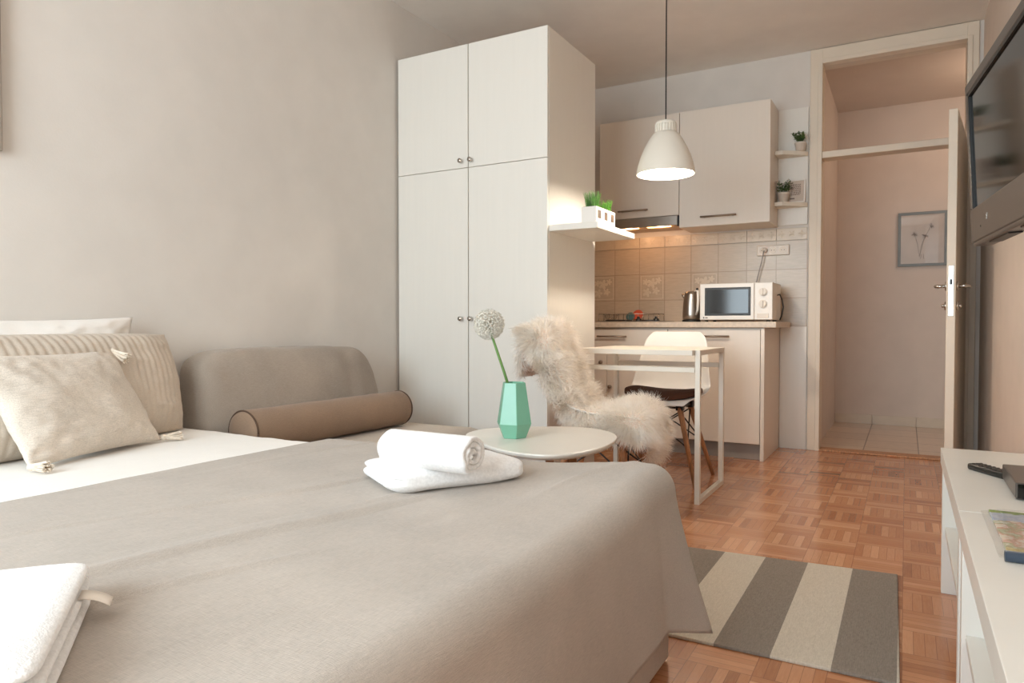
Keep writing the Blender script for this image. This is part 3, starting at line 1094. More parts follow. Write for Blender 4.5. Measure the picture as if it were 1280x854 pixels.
def shell_pt(u, v, off=0.0):
    y, z = smooth_tab(PROF, v)
    w = smooth_tab(WID, v)
    a = abs(u) ** 2.6
    return Vector((u * w, y - smooth_tab(CUY, v) * a, z + smooth_tab(CUZ, v) * a))


def make_chair(label):
    t = thing('shell_chair', label, 'chair', (0, 0, 0), 0)
    bm = bmesh.new()
    grid(bm, 25, 41, lambda a, b: shell_pt(a * 2 - 1, b))
    o = obj('shell', bm, M['white_plastic'], t, True, world=False)
    sd = o.modifiers.new('solid', 'SOLIDIFY')
    sd.thickness = 0.007
    sd.offset = -1
    su = o.modifiers.new('sub', 'SUBSURF')
    su.levels = su.render_levels = 1
    tops, mids = {}, {}
    for sx in (-1, 1):
        for sy in (-1, 1):
            a, b = Vector((sx * 0.115, sy * 0.105, 0.408)), Vector((sx * 0.225, sy * 0.195, 0.0))
            if sy > 0:
                a.y = 0.10
            tops[sx, sy], mids[sx, sy] = a, a.lerp(b, 0.5)
            bm = TUBE([a, a.lerp(b, 0.35), b], 0.0165, 14, 0.0105)
            obj('leg', bm, M['wood'], t, True, world=False)
    bm = bmesh.new()
    for a, b in (((-1, -1), (1, -1)), ((-1, 1), (1, 1)), ((-1, -1), (-1, 1)), ((1, -1), (1, 1))):
        for p, q in ((a, b), (b, a)):
            tube(bm, [tops[p] + Vector((0, 0, -0.02)), mids[q]], 0.0038, 8)
    for sx in (-1, 1):
        tube(bm, [(sx * 0.115, -0.105, 0.413), (sx * 0.115, 0.10, 0.413)], 0.008, 8)
        for sy in (-1, 1):
            box(bm, sx * 0.115 - 0.02, sx * 0.115 + 0.02, sy * 0.10 - 0.02, sy * 0.10 + 0.02, 0.395, 0.432, 0.004)
    for sy in (-1, 1):
        tube(bm, [(-0.115, sy * 0.1025, 0.409), (0.115, sy * 0.1025, 0.409)], 0.006, 8)
    obj('wire_brace', bm, M['black'], t, False, world=False)
    return t


ch = make_chair('white plastic shell chair with wooden legs behind the desk')
ch.location = (-1.182, 3.845, 0)
ch.rotation_euler = (0, 0, math.radians(0))
ch['group'] = 'shell chairs at the desk'
ch2 = dup(ch, (-1.212, 2.99, 0), math.radians(98), 'shell chair draped in a white sheepskin beside the round table', 'shell chairs at the desk')
# seat pad
bm = bmesh.new()


def pad_f(a, b):
    u, v = a * 2 * PI, b * 2 - 1
    r = (1 - abs(v) ** 3.2) ** (1 / 3.2) if abs(v) < 1 else 0
    cu, su_ = math.cos(u), math.sin(u)
    x = 0.202 * math.copysign(abs(cu) ** 0.62, cu) * (0.9 + 0.1 * r) * (1 if r > 0 else 0)
    y = 0.186 * math.copysign(abs(su_) ** 0.62, su_) * (0.9 + 0.1 * r)
    if r == 0:
        x = y = 0
    k = min(1, r * 1.4)
    return Vector((x * k, y * k - 0.03, 0.468 + 0.020 * v + 0.022 * abs(x / 0.2) ** 2.4))


grid(bm, 48, 15, pad_f, True)
bmesh.ops.remove_doubles(bm, verts=bm.verts, dist=1e-5)
sp = obj('seat_cushion', bm, M['brown_pad'], None, True)
tag(sp, 'thin dark brown seat pad on the white chair behind the desk', 'cushion')
sp.location = (-1.182, 3.845, 0.004)

# ---------------------------------------------------------------- sheepskin
FP = [(0.0, (-0.225, 0.26)), (0.10, (-0.246, 0.365)), (0.18, (-0.234, 0.460)), (0.25, (-0.18, 0.478)), (0.36, (-0.04, 0.462)), (0.46, (0.070, 0.468)),
      (0.53, (0.128, 0.52)), (0.62, (0.168, 0.65)), (0.71, (0.212, 0.80)), (0.76, (0.238, 0.850)), (0.80, (0.276, 0.858)), (0.86, (0.318, 0.80)), (0.93, (0.338, 0.70)), (1.0, (0.345, 0.61))]
FW = [(0.0, 0.12), (0.08, 0.20), (0.2, 0.265), (0.4, 0.275), (0.55, 0.255), (0.68, 0.235), (0.78, 0.215), (0.88, 0.20), (0.95, 0.17), (1.0, 0.08)]


def fur_pt(u, v):
    y, z = smooth_tab(FP, v)
    w = smooth_tab(FW, v) * (1 + 0.08 * noise.noise(Vector((v * 7, u * 1.5, 3))))
    vv = min(1, max(0, v / 0.77))
    a = abs(u) ** 2.6
    cz = smooth_tab(CUZ, vv) * a * 0.8 if v < 0.75 else 0
    cy = smooth_tab(CUY, vv) * a * 0.8 if v < 0.78 else 0
    e = max(0, abs(u) - 0.72) / 0.28
    lean = sstep(0.42, 0.62, v)                   # 0 on the seat, 1 on the back rest
    rear = sstep(0.76, 0.82, v)
    drop_z = 0.115 * e * (1 - lean) * sstep(0.1, 0.22, v)
    drop_y = 0.105 * e * lean * (1 - rear)
    return Vector((u * w * (1 - 0.06 * e), y - cy + drop_y, z + cz - drop_z)) + Vector((0, 0.012, 0.010)) * noise.noise(Vector((u * 3, v * 9, 0)))


sk_t = thing('sheepskin', 'long-haired white sheepskin draped over the chair beside the round table', 'sheepskin', (-1.212, 2.99, 0.25), math.radians(98))
bm = bmesh.new()
grid(bm, 31, 71, lambda a, b: fur_pt(a * 2 - 1, b))
bmesh.ops.translate(bm, vec=(0, 0, -0.25), verts=bm.verts)
hd_o = obj('hide', bm, M['hide'], sk_t, True, world=False)
sd = hd_o.modifiers.new('solid', 'SOLIDIFY')
sd.thickness = 0.005
sd.offset = 0
rng = np.random.default_rng(5)


def fur_strands(n):
    # table of surface points and normals
    NU, NV = 61, 141
    P = np.array([[fur_pt(i / (NU - 1) * 2 - 1, j / (NV - 1)) for i in range(NU)] for j in range(NV)])
    du = np.gradient(P, axis=1)
    dv = np.gradient(P, axis=0)
    nr = np.cross(du, dv)
    nr /= np.linalg.norm(nr, axis=2, keepdims=True) + 1e-9
    # outside of the sheet: up on the seat, to the front on the back rest
    wgt = np.linalg.norm(np.cross(du, dv), axis=2)[:-1, :-1].ravel()
    col_ = np.abs((np.arange(NU - 1) + 0.5) / (NU - 1) * 2 - 1)
    wgt = wgt * np.tile(1 + 2.2 * (col_ > 0.86), NV - 1)
    pick = rng.choice(len(wgt), n, p=wgt / wgt.sum())
    j, i = np.divmod(pick, NU - 1)
    fu, fv = rng.random(n)[:, None], rng.random(n)[:, None]

    def samp(A):
        return (A[j, i] * (1 - fu) + A[j, i + 1] * fu) * (1 - fv) + (A[j + 1, i] * (1 - fu) + A[j + 1, i + 1] * fu) * fv
    p = samp(P)
    nn = samp(nr)
    # wool along both edges of the skin stands outwards and hides the cut edge
    us = (i + fu[:, 0]) / (NU - 1) * 2 - 1
    k_ = np.clip((np.abs(us) - 0.80) / 0.2, 0, 1)[:, None] * np.sign(us)[:, None]
    tu = samp(du)
    tu /= np.linalg.norm(tu, axis=1, keepdims=True) + 1e-9
    nn = nn * (1 - 0.45 * np.abs(k_)) + tu * k_ * 0.9
    nn /= np.linalg.norm(nn, axis=1, keepdims=True) + 1e-9
    # low-frequency clumps steer the wool
    q = p * 16
    cl = np.stack([np.sin(q[:, 0] * 2.1 + 1.3 * np.sin(q[:, 2] * 1.7)), np.sin(q[:, 1] * 1.9 + 1.1 * np.sin(q[:, 0] * 2.3)), np.sin(q[:, 2] * 2.2 + q[:, 1])], 1)
    L = rng.uniform(0.045, 0.085, n)[:, None]
    d0 = nn + 0.35 * cl + rng.normal(0, 0.28, (n, 3))
    d0 /= np.linalg.norm(d0, axis=1, keepdims=True)
    g = np.array([0, 0, -0.75])
    d1 = d0 * 0.75 + g * 0.55 + 0.30 * cl + rng.normal(0, 0.20, (n, 3))
    d1 /= np.linalg.norm(d1, axis=1, keepdims=True)
    d2 = d1 + g * 0.5 + 0.35 * cl + rng.normal(0, 0.25, (n, 3))
    d2 /= np.linalg.norm(d2, axis=1, keepdims=True)
    a = p + d0 * L * 0.34
    b = a + d1 * L * 0.34
    c = b + d2 * L * 0.34
    side = np.cross(d0, rng.normal(0, 1, (n, 3)))
    side /= np.linalg.norm(side, axis=1, keepdims=True) + 1e-9
    w = rng.uniform(0.0007, 0.0014, n)[:, None]
    V = np.stack([p - side * w, p + side * w, a - side * w, a + side * w, b - side * w * 0.8, b + side * w * 0.8, c], 1).reshape(-1, 3)
    base = (np.arange(n) * 7)[:, None]
    quads = np.concatenate([base + np.array([0, 1, 3, 2]), base + np.array([2, 3, 5, 4])])
    tris = base + np.array([4, 5, 6])
    return V, quads, tris


V, Q, T3 = fur_strands(44000)
V[:, 2] -= 0.25
me = bpy.data.meshes.new('wool')
me.vertices.add(len(V))
me.vertices.foreach_set('co', V.ravel())
nl = len(Q) * 4 + len(T3) * 3
me.loops.add(nl)
me.loops.foreach_set('vertex_index', np.concatenate([Q.ravel(), T3.ravel()]).astype(np.int32))
me.polygons.add(len(Q) + len(T3))
starts = np.concatenate([np.arange(len(Q)) * 4, len(Q) * 4 + np.arange(len(T3)) * 3]).astype(np.int32)
me.polygons.foreach_set('loop_start', starts)
me.update(calc_edges=True)
me.validate()
me.materials.append(M['fur'])
wo = bpy.data.objects.new('wool', me)
COL.objects.link(wo)
wo.parent = sk_t

# ---------------------------------------------------------------- round table, vase, flower
TZ = 0.47
OUT = [(-1.381, 2.088), (-1.394, 2.205), (-1.349, 2.283), (-1.213, 2.395), (-1.102, 2.444), (-1.009, 2.442), (-0.926, 2.383), (-0.871, 2.296),
       (-0.843, 2.17), (-0.843, 2.041), (-0.873, 1.935), (-0.919, 1.873), (-0.98, 1.855), (-1.069, 1.863), (-1.159, 1.904), (-1.306, 2.016)]
OUT = OUT[::-1]


def smooth_loop(pts, it=2):
    for _ in range(it):
        o = []
        for i in range(len(pts)):
            a, b = pts[i], pts[(i + 1) % len(pts)]
            o += [(a[0] * 0.75 + b[0] * 0.25, a[1] * 0.75 + b[1] * 0.25), (a[0] * 0.25 + b[0] * 0.75, a[1] * 0.25 + b[1] * 0.75)]
        pts = o
    return pts


ct = thing('coffee_table', 'low white round-cornered side table behind the bed holding the mint vase', 'table', (-1.10, 2.15, 0))
bm = bmesh.new()
sm_ = smooth_loop(OUT)
t = bmesh.new()
loops = []
for (k, z) in ((0.955, TZ - 0.020), (0.99, TZ - 0.012), (1.0, TZ - 0.005), (0.996, TZ - 0.001), (0.985, TZ)):
    loops.append([t.verts.new((-1.10 + (x + 1.10) * k, 2.15 + (y - 2.15) * k, z)) for x, y in sm_])
for a, b in zip(loops, loops[1:]):
    for i in range(len(a)):
        t.faces.new((a[i], a[(i + 1) % len(a)], b[(i + 1) % len(a)], b[i]))
t.faces.new(loops[0][::-1])
t.faces.new(loops[-1])
obj('tabletop', t, M['console'], ct)
for k in range(3):
    a = math.radians(90 + 120 * k + 15)
    obj('leg', TUBE([(-1.10 + 0.13 * math.cos(a), 2.15 + 0.13 * math.sin(a), TZ - 0.02), (-1.10 + 0.22 * math.cos(a), 2.15 + 0.22 * math.sin(a), 0)], 0.017, 14, 0.011), M['wood'], ct, True)

VX, VY = -1.183, 2.106
vs = thing('vase', 'faceted mint green vase standing on the white side table', 'vase', (VX, VY, TZ))
bm = bmesh.new()


def hexring(r, z, rot):
    return [bm.verts.new((r * math.cos(2 * PI * i / 6 + rot), r * math.sin(2 * PI * i / 6 + rot), z)) for i in range(6)]


rot = math.radians(8)
r0, r1, r2 = hexring(0.044, 0, rot), hexring(0.064, 0.050, rot), hexring(0.042, 0.192, rot)
r3, r4 = hexring(0.037, 0.192, rot), hexring(0.037, 0.16, rot)
for a, b in ((r0, r1), (r1, r2), (r2, r3), (r3, r4)):
    for i in range(6):
        bm.faces.new((a[i], a[(i + 1) % 6], b[(i + 1) % 6], b[i]))
bm.faces.new(r0[::-1])
bm.faces.new(r4)
o = obj('body', bm, M['mint'], vs, world=False)
weighted(o, 0.002, 2)
fl = thing('allium_flower', 'single white globe allium on a green stem in the mint vase', 'flower', (VX, VY, TZ + 0.165))
hx, hy, hz = -0.108, 0.010, 0.228
obj('stem', TUBE([(-0.018, 0, 0.0), (-0.040, 0, 0.06), (-0.070, 0.004, 0.13), (-0.092, 0.008, 0.18), (hx, hy, hz)], 0.0052, 10, 0.0042), M['stem'], fl, True, world=False)
bm = bmesh.new()
random.seed(21)
bmesh.ops.create_icosphere(bm, subdivisions=2, radius=0.012, matrix=Matrix.Translation((hx, hy, hz)))
ga = PI * (3 - math.sqrt(5))
NB = 620
for k in range(NB):
    z = 1 - 2 * (k + 0.5) / NB
    r = math.sqrt(1 - z * z)
    d = Vector((r * math.cos(ga * k), r * math.sin(ga * k), z))
    d = (d + Vector((random.gauss(0, 0.05), random.gauss(0, 0.05), random.gauss(0, 0.05)))).normalized()
    c = Vector((hx, hy, hz))
    R_ = 0.053 * random.uniform(0.92, 1.05)
    tube(bm, [c + d * 0.010, c + d * R_ * 0.97], 0.0005, 3)
    sd_ = d.orthogonal().normalized()
    t2 = d.cross(sd_)
    a0 = random.random() * PI
    for q in range(6):
        a = a0 + q * PI / 3
        e = sd_ * math.cos(a) + t2 * math.sin(a)
        f = d.cross(e)
        p = c + d * R_
        vs_ = [bm.verts.new(p - d * 0.002), bm.verts.new(p + e * 0.0024 + f * 0.0010 + d * 0.001), bm.verts.new(p + e * 0.0047 + d * 0.0022), bm.verts.new(p + e * 0.0024 - f * 0.0010 + d * 0.001)]
        bm.faces.new(vs_)
obj('flower_head', bm, M['petal'], fl, world=False)

# ---------------------------------------------------------------- sofa
sf = thing('sofa', 'small grey sofa with a cloth-covered backrest against the left wall beyond the bed', 'sofa', (-2.2, 2.35, 0))


def soft_box(bm, cx, cy, cz, hx_, hy_, hz_, p=5.0, n=48, m=32, taper=None, wr=0.004, seed=0.0):
    def f(a, b):
        th, ph = a * 2 * PI, (b - 0.5) * PI
        def se(c, e):
            return math.copysign(abs(c) ** e, c)
        e = 2 / p
        x, y, z = se(math.cos(ph), e) * se(math.cos(th), e), se(math.cos(ph), e) * se(math.sin(th), e), se(math.sin(ph), e)
        X, Y, Z = x * hx_, y * hy_, z * hz_
        if taper:
            X, Y, Z = taper(X, Y, Z)
        w = wr * noise.noise(Vector((X * 9 + seed, Y * 9, Z * 4)))
        return Vector((cx + X + w, cy + Y + w, cz + Z + w * 0.6))
    grid(bm, n, m, f, True)
    bmesh.ops.remove_doubles(bm, verts=bm.verts, dist=1e-5)


bm = bmesh.new()
soft_box(bm, -2.17, 2.375, 0.275, 0.425, 0.575, 0.085, 7, 80, 28, None, 0.006, 2)
obj('seat_cushion', bm, M['sofa_seat'], sf, True)
bm = bmesh.new()
box(bm, -2.585, -1.77, 1.80, 2.945, 0.03, 0.20, 0.02, 3)
obj('base', bm, M['sofa_seat'], sf)


def back_taper(X, Y, Z):
    k = (Z / 0.205 + 1) / 2          # 0 at the bottom, 1 at the top
    X2 = -0.15 + (X + 0.15) * (1.0 - 0.42 * k ** 1.6)
    Y2 = Y * (1.0 - 0.06 * k ** 2) + 0.004 * math.sin(Z * 30) * (1 if Y < 0 else 0.4)
    fold = 0.010 * math.sin((Y * 1.0 + Z * 0.4) * 26) * (1 - k) * (0.4 if abs(Y) < 0.3 else 1.0)
    return X2 + fold, Y2, Z


bm = bmesh.new()
soft_box(bm, -2.435, 2.265, 0.555, 0.158, 0.515, 0.205, 5.5, 110, 44, back_taper, 0.010, 7)
obj('backrest', bm, M['sofa'], sf, True)

bl = thing('bolster_cushion', 'long brown bolster cushion lying along the sofa seat', 'cushion', (-2.13, 2.28, 0.36))
a0, a1 = Vector((-2.200, 1.800, 0.450)), Vector((-2.195, 2.740, 0.450))
dv = (a1 - a0).normalized()
R_ = 0.084
prof = [(0.0, 0.0), (R_ * 0.6, -0.004), (R_ * 0.93, 0.0), (R_, 0.012)]
LL = (a1 - a0).length
for k in range(1, 24):
    prof.append((R_ * (1 - 0.01 * math.sin(k * 1.9)), 0.012 + (LL - 0.024) * k / 24))
prof += [(R_, LL - 0.012), (R_ * 0.93, LL), (R_ * 0.6, LL + 0.004), (0.0, LL)]
rotm = Matrix.Translation(a0) @ Vector((0, 0, 1)).rotation_difference(dv).to_matrix().to_4x4()
bm = bmesh.new()
lathe(bm, prof, (0, 0, 0), 48, False, False)
bmesh.ops.remove_doubles(bm, verts=bm.verts, dist=1e-6)
for v in bm.verts:
    w = 0.003 * noise.noise(v.co * 14)
    v.co.x += w
    v.co.y += w
bm.transform(rotm)
obj('cover', bm, M['bolster'], bl, True)
for z in (0.004, LL - 0.004):
    bm = bmesh.new()
    tube(bm, [(R_ * 0.985 * math.cos(2 * PI * k / 40), R_ * 0.985 * math.sin(2 * PI * k / 40), z) for k in range(41)], 0.0035, 6)
    bm.transform(rotm)
    obj('piping', bm, M['piping'], bl, True)

# ---------------------------------------------------------------- bed
BX0, BX1, BY0, BY1, BZ = -2.565, -0.520, 0.16, 1.742, 0.455
bd = thing('bed', 'wide double bed with white sheet and pale base filling the left foreground', 'bed', (-1.54, 0.95, 0))
bm = bmesh.new()
box(bm, BX0, BX1, BY0, BY1, 0.004, 0.25, 0.012, 3)
obj('base', bm, M['base_cloth'], bd)


def dip(x, y):
    return 0.020 * sstep(-0.88, -0.62, x) * sstep(1.25, 1.62, y)


bm = bmesh.new()
box(bm, BX0, BX1, BY0, BY1, 0.25, BZ, 0.035, 4)
obj('mattress', bm, M['sheet'], bd, True)
# white sheet lying over the mattress, with soft creases and turned down at the far edge


def crease(x, y, amp=1.0):
    n1 = noise.noise(Vector((x * 1.3 + 4, y * 1.6, 0.3))) * 0.008
    bend = 0.05 * noise.noise(Vector((x * 2.0, y * 2.0, 8)))
    q, r = x * 0.98 - y * 0.2 + bend, x * 0.2 + y * 0.98
    n2 = noise.noise(Vector((q * 9, r * 1.0, 1.7))) * 0.004
    k = noise.noise(Vector((q * 5.0, r * 0.9, 3.3)))
    sharp = max(0.0, 1 - abs(k) / 0.09)
    gate = sstep(-0.1, 0.35, noise.noise(Vector((x * 1.7, y * 1.2, 6.6))))
    n3 = sharp * 0.0085 * gate + noise.noise(Vector((q * 40, r * 4.0, 5.1))) * 0.0009
    return (n1 + n2 + n3) * amp


def drape(x0, xe, y0, ye, zt, r, drop_x, drop_y, flare, amp, nx=120, ny=110, nd=34, wavy=0.0):
    """cloth on a flat top, rolling over the +x edge (drop_x) and the +y edge (drop_y) with a fold at the corner"""
    bm = bmesh.new()
    xi, yi = xe - r, ye - r

    def top(x, y):
        xx = x
        if wavy and x < x0 + 0.12:
            xx = x + wavy * noise.noise(Vector((0, y * 2.2, 9))) * (1 - (x - x0) / 0.12)
        return Vector((xx, y, zt + crease(x, y, amp) + dip(x, y)))
    V = [[bm.verts.new(top(x0 + (xi - x0) * i / nx, y0 + (yi - y0) * j / ny)) for i in range(nx + 1)] for j in range(ny + 1)]
    for j in range(ny):
        for i in range(nx):
            bm.faces.new((V[j][i], V[j][i + 1], V[j + 1][i + 1], V[j + 1][i]))

    def prof(t, drop):
        arc = r * PI / 2
        s = t * drop
        if s < arc:
            a = s / r
            return r * math.sin(a), r * (1 - math.cos(a))
        return r, r + (s - arc)

    def skirt(p, nx_, ny_, drop, fl, wav):
        col = []
        lower = 1 + 0.15 * (fl / flare if flare else 0)
        for k in range(1, nd + 1):
            o_, d_ = prof(k / nd, drop)
            t = max(0, d_ - r) / max(1e-6, drop)
            out = o_ + fl * t ** 1.15 + wav * t
            col.append(bm.verts.new((p.x + nx_ * out, p.y + ny_ * out, p.z - d_ * lower)))
        return col
    cols, start = [], []
    for j in range(ny + 1):
        y = V[j][nx].co.y
        w = 0.012 * math.sin(y * 9.0) + 0.010 * noise.noise(Vector((y * 5, 2, 0)))
        f = flare * max(0.0, 1 - abs(yi - y) / 0.15)
        cols.append(skirt(V[j][nx].co, 1, 0, drop_x, f + 0.018, w * (1 - math.exp(-((y - yi) / 0.1) ** 2)) + 0.012))
        start.append(V[j][nx])
    NA = 22
    cp_ = V[ny][nx].co
    for k in range(1, NA):
        a = k / NA * PI / 2
        f = flare * max(0.0, 1 - a / 0.9) + 0.018 * (1 - k / NA)
        cols.append(skirt(cp_, math.cos(a), math.sin(a), drop_x + (drop_y - drop_x) * k / NA, f, 0.012))
        start.append(V[ny][nx])
    for i in range(nx, -1, -1):
        x = V[ny][i].co.x
        cols.append(skirt(V[ny][i].co, 0, 1, drop_y, 0.0, 0.006 + 0.006 * math.sin(x * 11)))
        start.append(V[ny][i])
    for c in range(len(cols) - 1):
        a, b = cols[c], cols[c + 1]
        if start[c] is start[c + 1]:
            bm.faces.new((start[c], a[0], b[0]))
        else:
            bm.faces.new((start[c], a[0], b[0], start[c + 1]))
        for k in range(nd - 1):
            bm.faces.new((a[k], a[k + 1], b[k + 1], b[k]))
    return bm


bm = drape(BX0 + 0.01, -1.50, BY0 - 0.0, BY1 + 0.012, BZ + 0.006, 0.05, 0.02, 0.16, 0.0, 0.7, 90, 90, 10)
so = obj('sheet', bm, M['sheet'], bd, True)
bm = drape(-1.672, -0.505, BY0 - 0.10, BY1 + 0.030, BZ + 0.020, 0.060, 0.372, 0.20, 0.105, 1.0, 150, 150, 40, 0.02)
cvr = tag(obj('bedspread', bm, M['linen'], None, True), 'taupe linen bedspread covering the bed foot and hanging down its side', 'bedspread')
sd = cvr.modifiers.new('solid', 'SOLIDIFY')
sd.thickness = 0.005
sd.offset = 1

# ---------------------------------------------------------------- pillows


def pillow(name, P0, U, Vv, w, h, th, m, par=None, n=56, ridges=0, pinch=0.05, wr=0.006, seed=0.0, flop=0.0):
    """soft cushion: P0 = bottom centre, U along its width, Vv up its face"""
    U, Vv = U.normalized(), Vv.normalized()
    Nn = U.cross(Vv).normalized()
    bm = bmesh.new()
    sides = []
    for s in (1, -1):
        G = []
        for j in range(n + 1):
            row = []
            for i in range(n + 1):
                u, v = i / n * 2 - 1, j / n * 2 - 1
                t = ((1 - abs(u) ** 2.6) * (1 - abs(v) ** 2.6)) ** 0.55
                uu = u * (1 - pinch * (1 - v * v))
                vv = v * (1 - pinch * (1 - u * u))
                d = th / 2 * t * s
                rg = 0
                if ridges:
                    rg = 0.0042 * abs(math.sin(u * ridges * PI / 2)) * min(1, t * 3) * s
                wn = wr * noise.noise(Vector((u * 2.5 + seed, v * 2.5, s * 0.4))) * min(1, t * 2) + wr * 0.8 * noise.noise(Vector((u * 7 + seed, v * 7, 2 + s * 0.3))) * min(1, t * 3) * (0.3 + abs(u * v))
                p = P0 + U * (uu * w / 2) + Vv * (h / 2 + vv * h / 2) + Nn * (d + rg + wn)
                p.z -= flop * abs(u) ** 3 * max(0, v) * h
                row.append(bm.verts.new(p))
            G.append(row)
        for j in range(n):
            for i in range(n):
                f = (G[j][i], G[j][i + 1], G[j + 1][i + 1], G[j + 1][i])
                bm.faces.new(f if s > 0 else f[::-1])
        sides.append(G)
    bmesh.ops.remove_doubles(bm, verts=bm.verts, dist=1e-5)
    return bm


# U points along +y (to the far side), the face looks to +x
wp = pillow('pillow', Vector((-2.500, 1.17, 0.468)), Vector((0.02, 1, 0)), Vector((-0.10, 0, 1)), 0.82, 0.425, 0.13, None, wr=0.016, seed=3, pinch=0.075, n=80)
t = thing('pillow', 'white bed pillow propped against the wall behind the beige cushions', 'pillow', (-2.49, 1.12, 0.465))
obj('case', wp, M['pillowcase'], t, True)
bm = pillow('c', Vector((-2.300, 1.20, 0.468)), Vector((-0.14, 0.85, 0.0)), Vector((-0.30, 0, 1)), 0.96, 0.372, 0.20, None, ridges=34, wr=0.010, seed=9, n=170, pinch=-0.03)
t = thing('ribbed_cushion', 'beige ribbed cushion leaning between the white pillow and the tasselled cushion', 'cushion', (-2.30, 1.22, 0.465))
obj('cover', bm, M['ribbed'], t, True)
fc0 = Vector((-2.125, 1.225, 0.470))
Uc, Vc = Vector((-0.30, 1, 0)).normalized(), Vector((-0.50, -0.26, 1)).normalized()
bm = pillow('c', fc0, Uc, Vc, 0.500, 0.350, 0.135, None, wr=0.009, seed=14, n=90, pinch=0.055)
t = thing('tassel_cushion', 'cream slubby cushion with corner tassels in front of the ribbed cushion', 'cushion', (-2.085, 1.175, 0.465))
obj('cover', bm, M['slubby'], t, True)
random.seed(31)


def tassel(p, d, L=0.055):
    bm = bmesh.new()
    d = Vector(d).normalized()
    t_ = bmesh.new()
    bmesh.ops.create_uvsphere(t_, u_segments=12, v_segments=8, radius=0.011)
    t_.transform(Matrix.Translation(p + d * 0.008))
    merge(bm, t_)
    s_ = d.orthogonal().normalized()
    t2_ = d.cross(s_)
    for k in range(40):
        a = random.random() * 2 * PI
        r = math.sqrt(random.random())
        e = (s_ * math.cos(a) + t2_ * math.sin(a)) * r
        q = [p + d * 0.010 + e * 0.007, p + d * (0.010 + L * 0.5) + e * 0.013, p + d * (0.010 + L * random.uniform(0.85, 1.05)) + e * 0.019]
        for z in q:
            z.z = max(z.z, 0.4695)
        tube(bm, q, 0.0022, 5)
    return bm


for (su_, sv, d) in ((1, 1, (0.85, 0.45, -0.45)), (1, -1, (0.5, 1, 0.02)), (-1, -1, (0.9, 0.25, 0.0)), (-1, 1, (0.3, -0.6, -0.6))):
    p = fc0 + Uc * (su_ * 0.25) + Vc * (0.175 + sv * 0.175)
    if sv < 0:
        p.z = max(p.z, 0.478)
    obj('tassel', tassel(p, d), M['tassel'], t)

# ---------------------------------------------------------------- towels
ZT = 0.480


def folded_towel(o, ax, length, depth, h, layers, seed):
    """folded stack: layers joined by rounded folds along its front edge"""
    bm = bmesh.new()
    ax = Vector(ax).normalized()
    ay = Vector((-ax.y, ax.x, 0))
    lh = h / layers
    for k in range(layers):
        t_ = bmesh.new()

        def f(a, b, k=k):
            th, ph = a * 2 * PI, (b - 0.5) * PI
            e = 0.16

            def se(c, e_):
                return math.copysign(abs(c) ** e_, c)
            x = se(math.cos(ph), 0.45) * se(math.cos(th), e)
            y = se(math.cos(ph), 0.45) * se(math.sin(th), e)
            z = se(math.sin(ph), 0.85)
            sh_ = 1 - 0.012 * k
            X = length / 2 * (1 + x * sh_)
            Y = depth / 2 * (1 + y * sh_)
            w = 0.0035 * noise.noise(Vector((X * 12 + seed, Y * 12, k * 3)))
            edge = max(abs(x), abs(y))
            Z = lh * (k + 0.5) + z * lh * 0.62 + w - (0.10 * lh * max(0, edge - 0.6) * layers * 0.4 if k == layers - 1 else 0)
            return Vector((X, Y, Z))
        grid(t_, 96, 24, f, True)
        bmesh.ops.remove_doubles(t_, verts=t_.verts, dist=1e-5)
        merge(bm, t_)
    bm.transform(Matrix(((ax.x, ay.x, 0, o[0]), (ax.y, ay.y, 0, o[1]), (0, 0, 1, o[2]), (0, 0, 0, 1))))
    return bm


def plump_towel(o, ax, length, depth, h, seed):
    """towel folded over once: rounded along the front, the two layers parting at its left end"""
    ax = Vector(ax).normalized()
    ay = Vector((-ax.y, ax.x, 0))
    bm = bmesh.new()

    def f(a, b):
        th, ph = a * 2 * PI, (b - 0.5) * PI

        def se(c, e_):
            return math.copysign(abs(c) ** e_, c)
        x = se(math.cos(ph), 0.34) * se(math.cos(th), 0.22)
        y = se(math.cos(ph), 0.34) * se(math.sin(th), 0.22)
        z = se(math.sin(ph), 0.72)
        X, Y = length / 2 * (1 + x), depth / 2 * (1 + y)
        w = 0.004 * noise.noise(Vector((X * 11 + seed, Y * 11, z)))
        g = math.exp(-((z - 0.12) / 0.16) ** 2)
        X += 0.016 * g * sstep(-0.7, -1.0, x)
        Y -= 0.014 * g * sstep(0.7, 1.0, y)
        Z = h / 2 * (1 + z * (1.0 - 0.12 * max(abs(x), abs(y)) ** 4)) + w + 0.006 * sstep(0.5, -0.8, y) * (z > 0)
        return Vector((X + w, Y + w, Z))
    grid(bm, 120, 40, f, True)
    bmesh.ops.remove_doubles(bm, verts=bm.verts, dist=1e-5)
    bm.transform(Matrix(((ax.x, ay.x, 0, o[0]), (ax.y, ay.y, 0, o[1]), (0, 0, 1, o[2]), (0, 0, 0, 1))))
    return bm


def fluff(o, s=0.0014):
    su = o.modifiers.new('sub', 'SUBSURF')
    su.levels = su.render_levels = 1
    tx = bpy.data.textures.new('terry_loops', 'CLOUDS')
    tx.noise_scale = 0.0035
    dm = o.modifiers.new('loops', 'DISPLACE')
    dm.texture = tx
    dm.texture_coords = 'GLOBAL'
    dm.strength = s
    return o


t = thing('folded_towel', 'thick folded white towel on the bedspread under the rolled towel', 'towel', (-1.0, 1.35, ZT))
fluff(obj('cloth', plump_towel((-0.985, 1.200, ZT - 0.004), (0.53, 0.85, 0), 0.350, 0.250, 0.058, 1), M['towel'], t, True))

